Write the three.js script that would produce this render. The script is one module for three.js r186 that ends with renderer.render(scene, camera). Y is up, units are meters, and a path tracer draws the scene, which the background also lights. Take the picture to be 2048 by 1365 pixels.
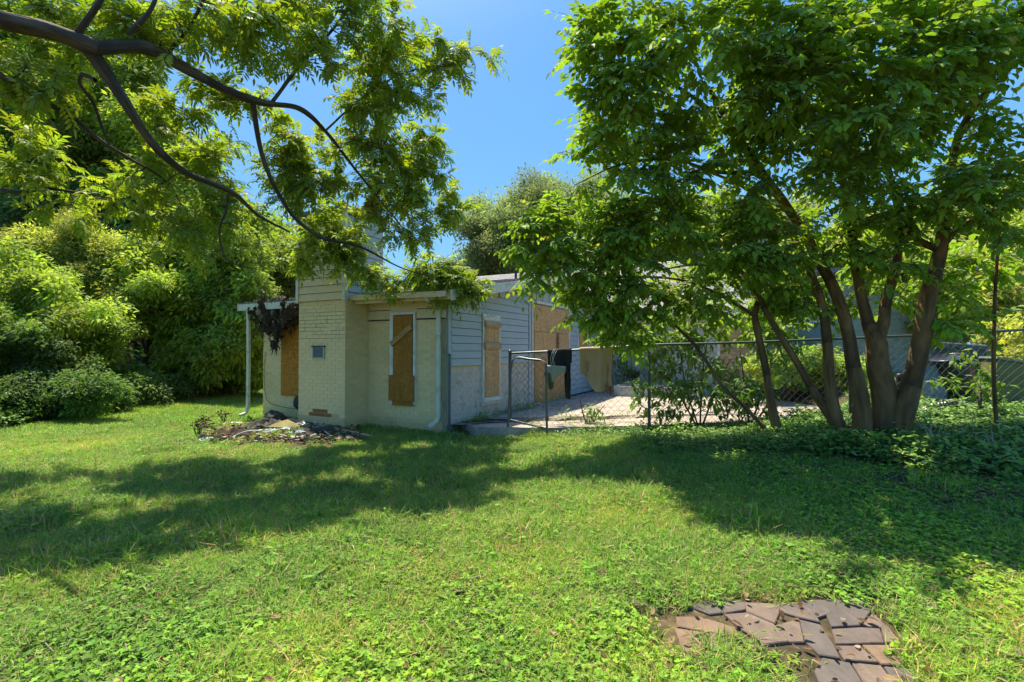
import * as THREE from 'three';
import { mergeGeometries } from 'three/addons/utils/BufferGeometryUtils.js';

// ------------------------------------------------------------------ camera, sky, sun, exposure
const scene = new THREE.Scene();
const EYE = 1.55, FPX = 1000, TILT = Math.atan(17.5 / FPX);
const camera = new THREE.PerspectiveCamera(2 * Math.atan(682.5 / FPX) * 180 / Math.PI, 1024 / 682, 0.05, 800);
camera.position.set(0, EYE, 0);
camera.rotation.x = TILT;
scene.add(camera);
const SUN_AZ = -24 * Math.PI / 180, SUN_EL = 64 * Math.PI / 180;      // azimuth measured from the view direction, left negative
const sunDir = new THREE.Vector3(Math.sin(SUN_AZ) * Math.cos(SUN_EL), Math.sin(SUN_EL), -Math.cos(SUN_AZ) * Math.cos(SUN_EL));
{
  const W = 512, H = 256, d = new Float32Array(W * H * 4), v = new THREE.Vector3();
  for (let j = 0; j < H; j++) for (let i = 0; i < W; i++) {
    const el = ((j + 0.5) / H - 0.5) * Math.PI, az = ((i + 0.5) / W - 0.5) * 2 * Math.PI;
    v.set(Math.cos(el) * Math.cos(az), Math.sin(el), Math.cos(el) * Math.sin(az));
    const s = Math.max(0, v.y), k = Math.pow(s, 0.55), c = Math.max(0, v.dot(sunDir)), g = 1.8 * Math.pow(c, 30) + 0.05 * Math.pow(c, 6);
    let r = 0.088 + (0.001 - 0.088) * k, gg = 0.180 + (0.046 - 0.180) * k, b = 0.23 + (0.180 - 0.23) * k;
    r += g; gg += g * 0.98; b += g * 0.9;
    if (v.y < 0) { r = 0.08; gg = 0.10; b = 0.05; }
    d.set([r, gg, b, 1], (j * W + i) * 4);
  }
  const sky = new THREE.DataTexture(d, W, H, THREE.RGBAFormat, THREE.FloatType);
  sky.mapping = THREE.EquirectangularReflectionMapping; sky.magFilter = sky.minFilter = THREE.LinearFilter; sky.needsUpdate = true;
  scene.background = sky; scene.environment = sky;
}
const sun = new THREE.DirectionalLight(new THREE.Color(1, 0.90, 0.70), 2.0);
sun.position.copy(sunDir).multiplyScalar(60); sun.target.position.set(0, 0, -8);
sun.castShadow = true; sun.shadow.mapSize.set(4096, 4096);
Object.assign(sun.shadow.camera, { left: -35, right: 35, top: 35, bottom: -35, near: 1, far: 150 });
scene.add(sun, sun.target);
const renderer = new THREE.WebGLRenderer({ antialias: true });
renderer.toneMapping = THREE.LinearToneMapping;
renderer.toneMappingExposure = 5.1;
renderer.shadowMap.enabled = true;

// ------------------------------------------------------------------ helpers
let seed = 12345;
const rnd = () => { seed = (seed + 0x6D2B79F5) | 0; let t = Math.imul(seed ^ (seed >>> 15), 1 | seed); t = (t + Math.imul(t ^ (t >>> 7), 61 | t)) ^ t; return ((t ^ (t >>> 14)) >>> 0) / 4294967296; };
const rr = (a, b) => a + (b - a) * rnd();
const gauss = () => (rnd() + rnd() + rnd() + rnd() - 2) * 1.0;
const V = (x, y, z) => new THREE.Vector3(x, y, z);
const clamp = (x, a, b) => Math.min(b, Math.max(a, x));
const sstep = (a, b, x) => { const t = clamp((x - a) / (b - a), 0, 1); return t * t * (3 - 2 * t); };
const used = {};
function numbered(n) { const k = used[n] = (used[n] ?? -1) + 1; return k ? n + '_' + String(k).padStart(3, '0') : n; }
function tag(o, label, category, group, kind) {
  if (label) o.userData.label = label; if (category) o.userData.category = category;
  if (group) o.userData.group = group; if (kind) o.userData.kind = kind; return o;
}
function thing(name, label, category, pos = V(0, 0, 0), turn = 0, group) {
  const o = new THREE.Group(); o.name = numbered(name); o.position.copy(pos); o.rotation.y = turn; scene.add(o);
  return tag(o, label, category, group);
}
function mesh(name, geo, m, parent, kind) {
  const o = new THREE.Mesh(geo, m); o.name = parent ? name : numbered(name); o.castShadow = o.receiveShadow = true; (parent || scene).add(o);
  if (kind) o.userData.kind = kind; return o;
}
// a pixel of the 2048-wide photograph at a given depth -> a point of the place
function at(px, py, d) {
  const x = (px - 1024) / FPX, y = -(py - 682.5) / FPX, c = Math.cos(TILT), s = Math.sin(TILT);
  const dy = y * c + s, dz = y * s - c, k = d / -dz;
  return V(x * k, EYE + dy * k, -d);
}
// ------------------------------------------------------------------ noise and textures
const perm = new Uint8Array(512); { const p = [...Array(256).keys()]; for (let i = 255; i > 0; i--) { const j = Math.floor(rnd() * (i + 1)); [p[i], p[j]] = [p[j], p[i]]; } for (let i = 0; i < 512; i++) perm[i] = p[i & 255]; }
function vnoise(x, y, P = 256) {
  const xi = Math.floor(x), yi = Math.floor(y), fx = x - xi, fy = y - yi, m = (a) => ((a % P) + P) % P;
  const h = (a, b) => perm[perm[m(a) & 255] + (m(b) & 255)] / 255;
  const u = fx * fx * (3 - 2 * fx), v = fy * fy * (3 - 2 * fy);
  return (h(xi, yi) * (1 - u) + h(xi + 1, yi) * u) * (1 - v) + (h(xi, yi + 1) * (1 - u) + h(xi + 1, yi + 1) * u) * v;
}
function fbm(x, y, P, oct = 4) { let s = 0, a = 0.5, n = 0; for (let i = 0; i < oct; i++) { s += a * vnoise(x, y, P); n += a; x *= 2; y *= 2; P *= 2; a *= 0.55; } return s / n; }
function tex(N, fn, srgb = true) {
  const d = new Uint8Array(N * N * 4);
  for (let j = 0; j < N; j++) for (let i = 0; i < N; i++) { const c = fn(i / N, j / N); d.set([clamp(c[0] * 255, 0, 255), clamp(c[1] * 255, 0, 255), clamp(c[2] * 255, 0, 255), 255], (j * N + i) * 4); }
  const t = new THREE.DataTexture(d, N, N); t.wrapS = t.wrapT = THREE.RepeatWrapping; t.magFilter = THREE.LinearFilter; t.minFilter = THREE.LinearMipmapLinearFilter; t.generateMipmaps = true;
  if (srgb) t.colorSpace = THREE.SRGBColorSpace; t.needsUpdate = true; return t;
}
const g3 = (v) => [v, v, v];
const tMottle = tex(512, (u, v) => { const a = fbm(u * 6, v * 6, 6, 6), b = fbm(u * 40, v * 10, 40, 3); return g3(0.78 + 0.28 * (a - 0.5) + 0.16 * (b - 0.5) + 0.1); });
const tGrime = tex(512, (u, v) => { const a = fbm(u * 5, v * 5, 5, 6), s = fbm(u * 40, v * 4, 40, 4), w = sstep(0.45, 0.85, a) * 0.16 + sstep(0.5, 0.9, s) * 0.10; return [0.97 - w, 0.96 - w * 1.08, 0.94 - w * 1.3]; });
const tPaint = tex(256, (u, v) => { const w = 0.07 * (fbm(u * 5, v * 5, 5, 5) - 0.5) + 0.03 * (fbm(u * 40, v * 40, 40, 2) - 0.5); return [0.965 + w, 0.96 + w, 0.95 + w * 1.2]; });
const tFine = tex(256, (u, v) => g3(fbm(u * 24, v * 24, 24, 4)), false);
const tBark = tex(256, (u, v) => { const a = fbm(u * 14, v * 4, 14, 5), b = fbm(u * 4, v * 4, 4, 4); const k = 0.84 + 0.7 * (a - 0.5) + 0.45 * (b - 0.5); return [k, k * 0.97, k * 0.93]; });
const tBarkB = tex(256, (u, v) => g3(fbm(u * 14, v * 4, 14, 5)), false);
const tSoil = tex(512, (u, v) => { const a = fbm(u * 8, v * 8, 8, 6), b = fbm(u * 60, v * 60, 60, 2); const k = 0.75 + 0.6 * (a - 0.5) + 0.4 * (b - 0.5); return [k, k * 0.95, k * 0.85]; });
const tConc = tex(512, (u, v) => { const a = fbm(u * 5, v * 5, 5, 6), b = fbm(u * 90, v * 90, 90, 2), c = sstep(0.62, 0.72, fbm(u * 7 + 3, v * 7 + 9, 7, 4)); const k = 0.88 + 0.35 * (a - 0.5) + 0.22 * (b - 0.5) - 0.18 * c; return [k, k * 0.965, k * 0.92]; });
const tShingle = tex(512, (u, v) => { const b = fbm(u * 120, v * 120, 120, 2), a = fbm(u * 6, v * 6, 6, 4); return g3(0.82 + 0.3 * (b - 0.5) + 0.25 * (a - 0.5)); });
const tOSB = (() => {
  const N = 512, c = document.createElement('canvas'); c.width = c.height = N; const g = c.getContext('2d');
  g.fillStyle = '#b98c4a'; g.fillRect(0, 0, N, N);
  for (let i = 0; i < 2600; i++) {
    const x = rnd() * N, y = rnd() * N, l = rr(14, 46), w = rr(4, 12), a = gauss() * 0.9 + (rnd() < 0.3 ? 1.57 : 0), k = rnd();
    const col = k < 0.15 ? [130, 92, 44] : k < 0.5 ? [196, 152, 88] : k < 0.85 ? [180, 132, 70] : [214, 176, 112];
    g.fillStyle = `rgba(${col[0]},${col[1]},${col[2]},0.6)`;
    for (const ox of [0, -N, N]) for (const oy of [0, -N, N]) { if (x + ox < -60 || x + ox > N + 60 || y + oy < -60 || y + oy > N + 60) continue; g.save(); g.translate(x + ox, y + oy); g.rotate(a); g.fillRect(-l / 2, -w / 2, l, w); g.fillStyle = `rgba(70,45,15,0.22)`; g.fillRect(-l / 2, w / 2, l, 1.4); g.restore(); g.fillStyle = `rgba(${col[0]},${col[1]},${col[2]},0.6)`; }
  }
  const t = new THREE.CanvasTexture(c); t.wrapS = t.wrapT = THREE.RepeatWrapping; t.colorSpace = THREE.SRGBColorSpace; return t;
})();
const tOSBw = (() => {   // weathered board: grey smears, water streaks and nail heads over the flakes
  const N = 512, c = document.createElement('canvas'); c.width = c.height = N; const g = c.getContext('2d'); g.drawImage(tOSB.image, 0, 0); g.fillStyle = 'rgba(232,200,160,0.36)'; g.fillRect(0, 0, N, N);
  for (let i = 0; i < 60; i++) { const x = rnd() * N, w = rr(3, 26), y = rnd() * N, h = rr(60, 260); g.fillStyle = `rgba(${rnd() < 0.5 ? '96,84,66' : '70,52,28'},${rr(0.05, 0.16)})`; g.fillRect(x, y, w, h); g.fillRect(x, y - N, w, h); }
  for (let i = 0; i < 26; i++) { const x = rnd() * N, y = rnd() < 0.6 ? rr(90, 150) : rnd() * N; for (let k = 0; k < 40; k++) { g.fillStyle = `rgba(62,56,50,${rr(0.05, 0.2)})`; g.fillRect((x + gauss() * 30 + N) % N, y + gauss() * 8, rr(3, 14), rr(1, 3)); } }
  for (let i = 0; i < 40; i++) { g.fillStyle = 'rgba(40,34,28,0.8)'; g.fillRect(rnd() * N, rnd() * N, 4, 4); }
  const t = new THREE.CanvasTexture(c); t.wrapS = t.wrapT = THREE.RepeatWrapping; t.colorSpace = THREE.SRGBColorSpace; return t;
})();
const tWood = tex(256, (u, v) => { const k = 0.8 + 0.35 * (fbm(u * 3, v * 40, 40, 4) - 0.5) + 0.2 * (fbm(u * 5, v * 5, 5, 4) - 0.5); return [k, k * 0.96, k * 0.9]; });

const lin = (r, g, b) => new THREE.Color().setRGB(r, g, b);
const std = (c, rough = 0.85, o = {}) => new THREE.MeshStandardMaterial({ color: lin(...c), roughness: rough, metalness: 0, ...o });
const M = {
  cream: [[0.80, 0.61, 0.32], [0.775, 0.595, 0.31], [0.81, 0.62, 0.325]].map(c => std(c, 0.85, { map: tPaint, bumpMap: tFine, bumpScale: 0.003 })),
  bareBrick: std([0.36, 0.17, 0.05], 0.9, { map: tMottle, bumpMap: tFine, bumpScale: 0.004 }),
  mortar: std([0.71, 0.56, 0.29], 0.95, { map: tPaint, bumpMap: tFine, bumpScale: 0.004 }),
  greyBrick: std([0.60, 0.56, 0.52], 0.9, { map: tGrime, vertexColors: true, bumpMap: tFine, bumpScale: 0.003 }),
  creamV: std([0.80, 0.61, 0.32], 0.88, { map: tPaint, vertexColors: true, bumpMap: tFine, bumpScale: 0.003 }),
  creamSiding: std([0.72, 0.56, 0.31], 0.7, { map: tPaint }),
  greySiding: std([0.42, 0.475, 0.50], 0.65, { map: tPaint }),
  greyPlain: std([0.47, 0.51, 0.515], 0.8, { map: tGrime }),
  soot: std([0.05, 0.045, 0.035], 0.95),
  white: std([0.74, 0.73, 0.68], 0.6, { map: tGrime }),
  gutter: std([0.68, 0.68, 0.54], 0.5, { map: tGrime }),
  osb: std([0.9, 0.76, 0.6], 0.85, { map: tOSBw, bumpMap: tFine, bumpScale: 0.003 }),
  osbGrey: std([1.0, 0.95, 0.95], 0.85, { map: tOSBw, bumpMap: tFine, bumpScale: 0.003 }),
  osbDark: std([0.60, 0.40, 0.09], 0.85, { map: tOSBw, bumpMap: tFine, bumpScale: 0.003 }),
  lumber: std([0.60, 0.38, 0.15], 0.8, { map: tWood }),
  lumberPale: std([0.66, 0.50, 0.32], 0.8, { map: tWood }),
  lumberOld: std([0.36, 0.31, 0.23], 0.9, { map: tWood }),
  shingle: std([0.33, 0.32, 0.32], 0.9, { map: tShingle, bumpMap: tFine, bumpScale: 0.004 }),
  dark: std([0.025, 0.024, 0.022], 0.8),
  ventGrey: std([0.10, 0.11, 0.13], 0.5, { metalness: 0.3 }),
  galv: std([0.15, 0.17, 0.16], 0.45, { metalness: 0.75, map: tMottle }),
  galvDark: std([0.10, 0.115, 0.11], 0.5, { metalness: 0.6, map: tMottle }),
  wire: std([0.13, 0.14, 0.14], 0.5, { metalness: 0.6 }),
  conc: std([0.42, 0.375, 0.335], 0.95, { map: tConc, bumpMap: tFine, bumpScale: 0.006 }),
  barkGrey: std([0.12, 0.095, 0.068], 0.95, { map: tBark, bumpMap: tBarkB, bumpScale: 0.03 }),
  barkBrown: std([0.235, 0.135, 0.05], 0.9, { map: tBark, bumpMap: tBarkB, bumpScale: 0.03 }),
  twig: std([0.05, 0.04, 0.028], 0.9),
};
M.cream.push(M.cream[0].clone()); M.cream[3].color.setRGB(0.58, 0.45, 0.23);
const leafMat = (trans = 0.42, coat = 0.35) => new THREE.MeshPhysicalMaterial({ color: 0xffffff, vertexColors: true, roughness: 0.97, transmission: trans, thickness: 0, clearcoat: coat, clearcoatRoughness: 0.38, side: THREE.DoubleSide, specularIntensity: 0.5 });
const LEAF = leafMat(0.56, 0.22), LEAFDULL = leafMat(0.52, 0.05), GRASS = leafMat(0.48, 0.06);

// ------------------------------------------------------------------ geometry helpers
function uvm(g, sc = 1, off = 0) {   // uv in metres from position, by the face's dominant axis
  if (g.index) g = g.toNonIndexed();
  const p = g.attributes.position, n = g.attributes.normal, uv = new Float32Array(p.count * 2);
  for (let i = 0; i < p.count; i++) {
    const ax = Math.abs(n.getX(i)), ay = Math.abs(n.getY(i)), az = Math.abs(n.getZ(i));
    let a, b; if (ay > ax && ay > az) { a = p.getX(i); b = p.getZ(i); } else if (ax > az) { a = p.getZ(i); b = p.getY(i); } else { a = p.getX(i); b = p.getY(i); }
    uv[2 * i] = a * sc + off; uv[2 * i + 1] = b * sc + off * 0.7;
  }
  g.setAttribute('uv', new THREE.BufferAttribute(uv, 2)); return g;
}
const box = (w, h, d, x = 0, y = 0, z = 0, rot) => { const g = new THREE.BoxGeometry(w, h, d); if (rot) g.applyMatrix4(new THREE.Matrix4().makeRotationFromEuler(new THREE.Euler(...rot))); g.translate(x, y, z); return uvm(g, 1, rnd() * 3); };
// a box with chamfered long edges
function chamferBox(w, h, d, c = 0.004) {
  const s = new THREE.Shape(); const a = w / 2 - c, b = h / 2 - c; s.moveTo(-a, -b); s.lineTo(a, -b); s.lineTo(a, b); s.lineTo(-a, b); s.closePath();
  const g = new THREE.ExtrudeGeometry(s, { depth: d - 2 * c, bevelEnabled: true, bevelThickness: c, bevelSize: c, bevelSegments: 1, steps: 1 }); g.translate(0, 0, -(d - 2 * c) / 2); return uvm(g, 1, rnd() * 3);
}
function tint(g, c) { const n = g.attributes.position.count, a = new Float32Array(n * 3); for (let i = 0; i < n; i++) a.set(c, 3 * i); g.setAttribute('color', new THREE.BufferAttribute(a, 3)); return g; }
// tapered tube through points; radii given per point; bumpy if k > 0
function limb(pts, radii, seg = 24, rad = 9, k = 0.06, cap = false) {
  const cv = new THREE.CatmullRomCurve3(pts, false, 'centripetal'), fr = cv.computeFrenetFrames(seg, false), pos = [], uv = [], idx = [], p = V();
  const len = cv.getLength(), s0 = rnd() * 50;
  for (let i = 0; i <= seg; i++) {
    const t = i / seg; cv.getPoint(t, p); const f = t * (radii.length - 1), a = Math.min(radii.length - 2, Math.floor(f)), r0 = radii[a] + (radii[a + 1] - radii[a]) * (f - a);
    for (let j = 0; j <= rad; j++) {
      const th = (j % rad) / rad * 2 * Math.PI, r = r0 * (1 + k * 2 * (vnoise(Math.cos(th) * 1.3 + 7 + s0, Math.sin(th) * 1.3 + t * len * 3.0 + s0) - 0.5)), c = Math.cos(th) * r, s = Math.sin(th) * r;
      pos.push(p.x + fr.normals[i].x * c + fr.binormals[i].x * s, p.y + fr.normals[i].y * c + fr.binormals[i].y * s, p.z + fr.normals[i].z * c + fr.binormals[i].z * s);
      uv.push(j / rad * 0.7, t * len * 0.7 + s0);
    }
  }
  for (let i = 0; i < seg; i++) for (let j = 0; j < rad; j++) { const a = i * (rad + 1) + j, b = a + rad + 1; idx.push(a, b, a + 1, b, b + 1, a + 1); }
  if (cap) for (const [row, flip] of [[0, 1], [seg, 0]]) { const cI = pos.length / 3; cv.getPoint(row / seg, p); pos.push(p.x, p.y, p.z); uv.push(0, 0); for (let j = 0; j < rad; j++) { const a = row * (rad + 1) + j; flip ? idx.push(cI, a, a + 1) : idx.push(cI, a + 1, a); } }
  const g = new THREE.BufferGeometry(); g.setAttribute('position', new THREE.Float32BufferAttribute(pos, 3)); g.setAttribute('uv', new THREE.Float32BufferAttribute(uv, 2)); g.setIndex(idx); g.computeVertexNormals(); return g;
}
const tube = (a, b, r, rad = 8) => limb([a, a.clone().lerp(b, 0.5), b], [r, r, r], 2, rad, 0, true);
// sweep of a closed profile [[side, out]] along points with a fixed side vector
function sweep(pts, prof, side) {
  const pos = [], idx = [], n = prof.length;
  pts.forEach((p, i) => { const t = (pts[Math.min(i + 1, pts.length - 1)]).clone().sub(pts[Math.max(0, i - 1)]).normalize(), o = V().crossVectors(t, side).normalize(); for (const [a, b] of prof) pos.push(p.x + side.x * a + o.x * b, p.y + side.y * a + o.y * b, p.z + side.z * a + o.z * b); });
  for (let i = 0; i < pts.length - 1; i++) for (let j = 0; j < n; j++) { const a = i * n + j, b = i * n + (j + 1) % n; idx.push(a, b, a + n, b, b + n, a + n); }
  let g = new THREE.BufferGeometry(); g.setAttribute('position', new THREE.Float32BufferAttribute(pos, 3)); g.setIndex(idx); g = g.toNonIndexed(); g.computeVertexNormals(); return uvm(g);
}
function lump(r, sx, sy, sz, amp = 0.35, det = 3, fr = 2.2) {
  const g = new THREE.IcosahedronGeometry(r, det), p = g.attributes.position, s = rnd() * 60;
  for (let i = 0; i < p.count; i++) { const x = p.getX(i) / r, y = p.getY(i) / r, z = p.getZ(i) / r; const k = 1 + amp * 2 * ((vnoise(x * fr + s, y * fr + z * 1.7 * fr + s) + vnoise(z * fr * 2 + s, x * fr * 2 - y * fr * 2 + s) * 0.5) / 1.5 - 0.5); p.setXYZ(i, p.getX(i) * k * sx, p.getY(i) * k * sy, p.getZ(i) * k * sz); }
  g.computeVertexNormals(); return g;
}
// ------------------------------------------------------------------ leaves
class Leaves {
  constructor() { this.p = []; this.c = []; this.i = []; }
  push(v, c) { this.p.push(v.x, v.y, v.z); this.c.push(c[0], c[1], c[2]); }
  // ovate leaf with a folded midrib: o base, a axis, n normal
  ovate(o, a, n, L, W, c, curl = 0.25, fold = 0.22) {
    const s = V().crossVectors(a, n).normalize(), b = this.p.length / 3, T = [0.28, 0.66], Wd = [0.5, 0.40];
    const q = (t, w) => o.clone().addScaledVector(a, L * t).addScaledVector(s, W * w).addScaledVector(n, -curl * L * t * t + Math.abs(w) * W * fold);
    this.push(o, c); for (let k = 0; k < 2; k++) for (const w of [-1, 0, 1]) this.push(q(T[k], w * Wd[k]), c); this.push(q(1, 0), c);
    for (const t of [[0, 1, 2], [0, 2, 3], [1, 4, 5], [1, 5, 2], [2, 5, 6], [2, 6, 3], [4, 7, 5], [5, 7, 6]]) this.i.push(b + t[0], b + t[1], b + t[2]);
  }
  lance(o, a, n, L, W, c, curl = 0.2) {
    const s = V().crossVectors(a, n).normalize(), b = this.p.length / 3;
    const q = (t, w) => o.clone().addScaledVector(a, L * t).addScaledVector(s, W * w).addScaledVector(n, -curl * L * t * t);
    this.push(o, c); this.push(q(0.3, -0.5), c); this.push(q(0.3, 0.5), c); this.push(q(0.68, -0.38), c); this.push(q(0.68, 0.38), c); this.push(q(1, 0), c);
    for (const t of [[0, 1, 2], [1, 4, 2], [1, 3, 4], [3, 5, 4]]) this.i.push(b + t[0], b + t[1], b + t[2]);
  }
  blade(o, az, L, W, bend, c) {
    const a = V(Math.cos(az), 0, Math.sin(az)), s = V(-a.z, 0, a.x), b = this.p.length / 3;
    const q = (t, w) => V(o.x + a.x * bend * L * t * t + s.x * w, o.y + L * t * (1 - 0.45 * Math.min(1.6, bend) * t), o.z + a.z * bend * L * t * t + s.z * w);
    this.push(q(0, -W / 2), c); this.push(q(0, W / 2), c); this.push(q(0.5, -W * 0.42), c); this.push(q(0.5, W * 0.42), c); this.push(q(1, 0), c);
    for (const t of [[0, 1, 2], [1, 3, 2], [2, 3, 4]]) this.i.push(b + t[0], b + t[1], b + t[2]);
  }
  geo() { const g = new THREE.BufferGeometry(); g.setAttribute('position', new THREE.Float32BufferAttribute(this.p, 3)); g.setAttribute('color', new THREE.Float32BufferAttribute(this.c, 3)); g.setIndex(this.i); return g; }
}
const dirRand = () => { const z = rr(-1, 1), a = rr(0, 6.283), r = Math.sqrt(1 - z * z); return V(r * Math.cos(a), z, r * Math.sin(a)); };
const shade = (c, k = 0.25, yel = 0.3) => { const b = 1 + rr(-k, k), y = rnd() * yel; return [c[0] * b * (1 + y), c[1] * b, c[2] * b * (1 - y * 0.4)]; };

// a skeleton that grows twigs from its limbs to foliage clusters
function grow(nodes, clusters, leaves, opt) {
  const twigs = []; const free = clusters.map(c => ({ c, d: Infinity, n: null }));
  const upd = (n) => { for (const f of free) { const d = f.c.distanceToSquared(n.p) * (n.w ?? 1); if (d < f.d) { f.d = d; f.n = n; } } };
  nodes.forEach(upd);
  while (free.length) {
    let b = 0; for (let i = 1; i < free.length; i++) if (free[i].d < free[b].d) b = i;
    const { c, n } = free.splice(b, 1)[0], len = c.distanceTo(n.p);
    const mid = n.p.clone().lerp(c, 0.5).add(V(gauss() * 0.13, 0.10 + gauss() * 0.12, gauss() * 0.13).multiplyScalar(len)), q = n.p.clone().lerp(c, 0.25).add(V(gauss() * 0.05, 0.05, gauss() * 0.05).multiplyScalar(len));
    const r0 = Math.min(n.r * 0.75, 0.004 + 0.009 * Math.sqrt(len) * (opt.thick ?? 1)), pts = [n.p.clone(), q, mid, c.clone()];
    if (len > 0.02) twigs.push(limb(pts, [r0, r0 * 0.8, r0 * 0.6, Math.max(0.002, r0 * 0.35)], Math.max(4, Math.min(12, Math.round(len * 8))), r0 > 0.012 ? 6 : 4, 0.05));
    upd({ p: mid, r: r0 * 0.7 }); upd({ p: c, r: r0 * 0.5 });
    opt.foliage(c, c.clone().sub(mid).normalize(), len, leaves, twigs, [mid, c]);
  }
  return twigs;
}
function limbNodes(pts, radii, n = 14, w = 1) { const cv = new THREE.CatmullRomCurve3(pts, false, 'centripetal'), out = []; for (let i = 1; i <= n; i++) { const t = i / n, f = t * (radii.length - 1), a = Math.min(radii.length - 2, Math.floor(f)); out.push({ p: cv.getPoint(t), r: radii[a] + (radii[a + 1] - radii[a]) * (f - a), w }); } return out; }

// ------------------------------------------------------------------ ground
function gh(x, z) {
  const d = -z;
  let h = 0.062 * Math.max(0, x) * sstep(2, 7.5, d) * (1 - sstep(30, 60, Math.abs(x)));
  h *= 1 - sstep(8.6, 9.8, d) * (1 - sstep(6.9, 8.3, x));
  h += 0.05 * (fbm(x * 0.5 + 40, z * 0.5 + 40, 256, 3) - 0.5);
  return h - 0.03;
}
{
  const N = 230, f = (t, a, b) => { const s = Math.sinh(t * 3.2) / Math.sinh(3.2); return s * (t < 0 ? -a : b); };
  const pos = [], uv = [], idx = [];
  for (let j = 0; j <= N; j++) for (let i = 0; i <= N; i++) {
    const x = f(i / N * 2 - 1, -220, 220), z = -7 + f(j / N * 2 - 1, -320, 60) ;
    pos.push(x, gh(x, z), z); uv.push(x / 2.5, z / 2.5);
  }
  for (let j = 0; j < N; j++) for (let i = 0; i < N; i++) { const a = j * (N + 1) + i, b = a + N + 1; idx.push(a, b, a + 1, b, b + 1, a + 1); }
  const g = new THREE.BufferGeometry(); g.setAttribute('position', new THREE.Float32BufferAttribute(pos, 3)); g.setAttribute('uv', new THREE.Float32BufferAttribute(uv, 2)); g.setIndex(idx); g.computeVertexNormals();
  tag(mesh('ground', g, std([0.105, 0.085, 0.045], 1, { map: tSoil, bumpMap: tFine, bumpScale: 0.02 })), null, null, null, 'structure');
}
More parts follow.
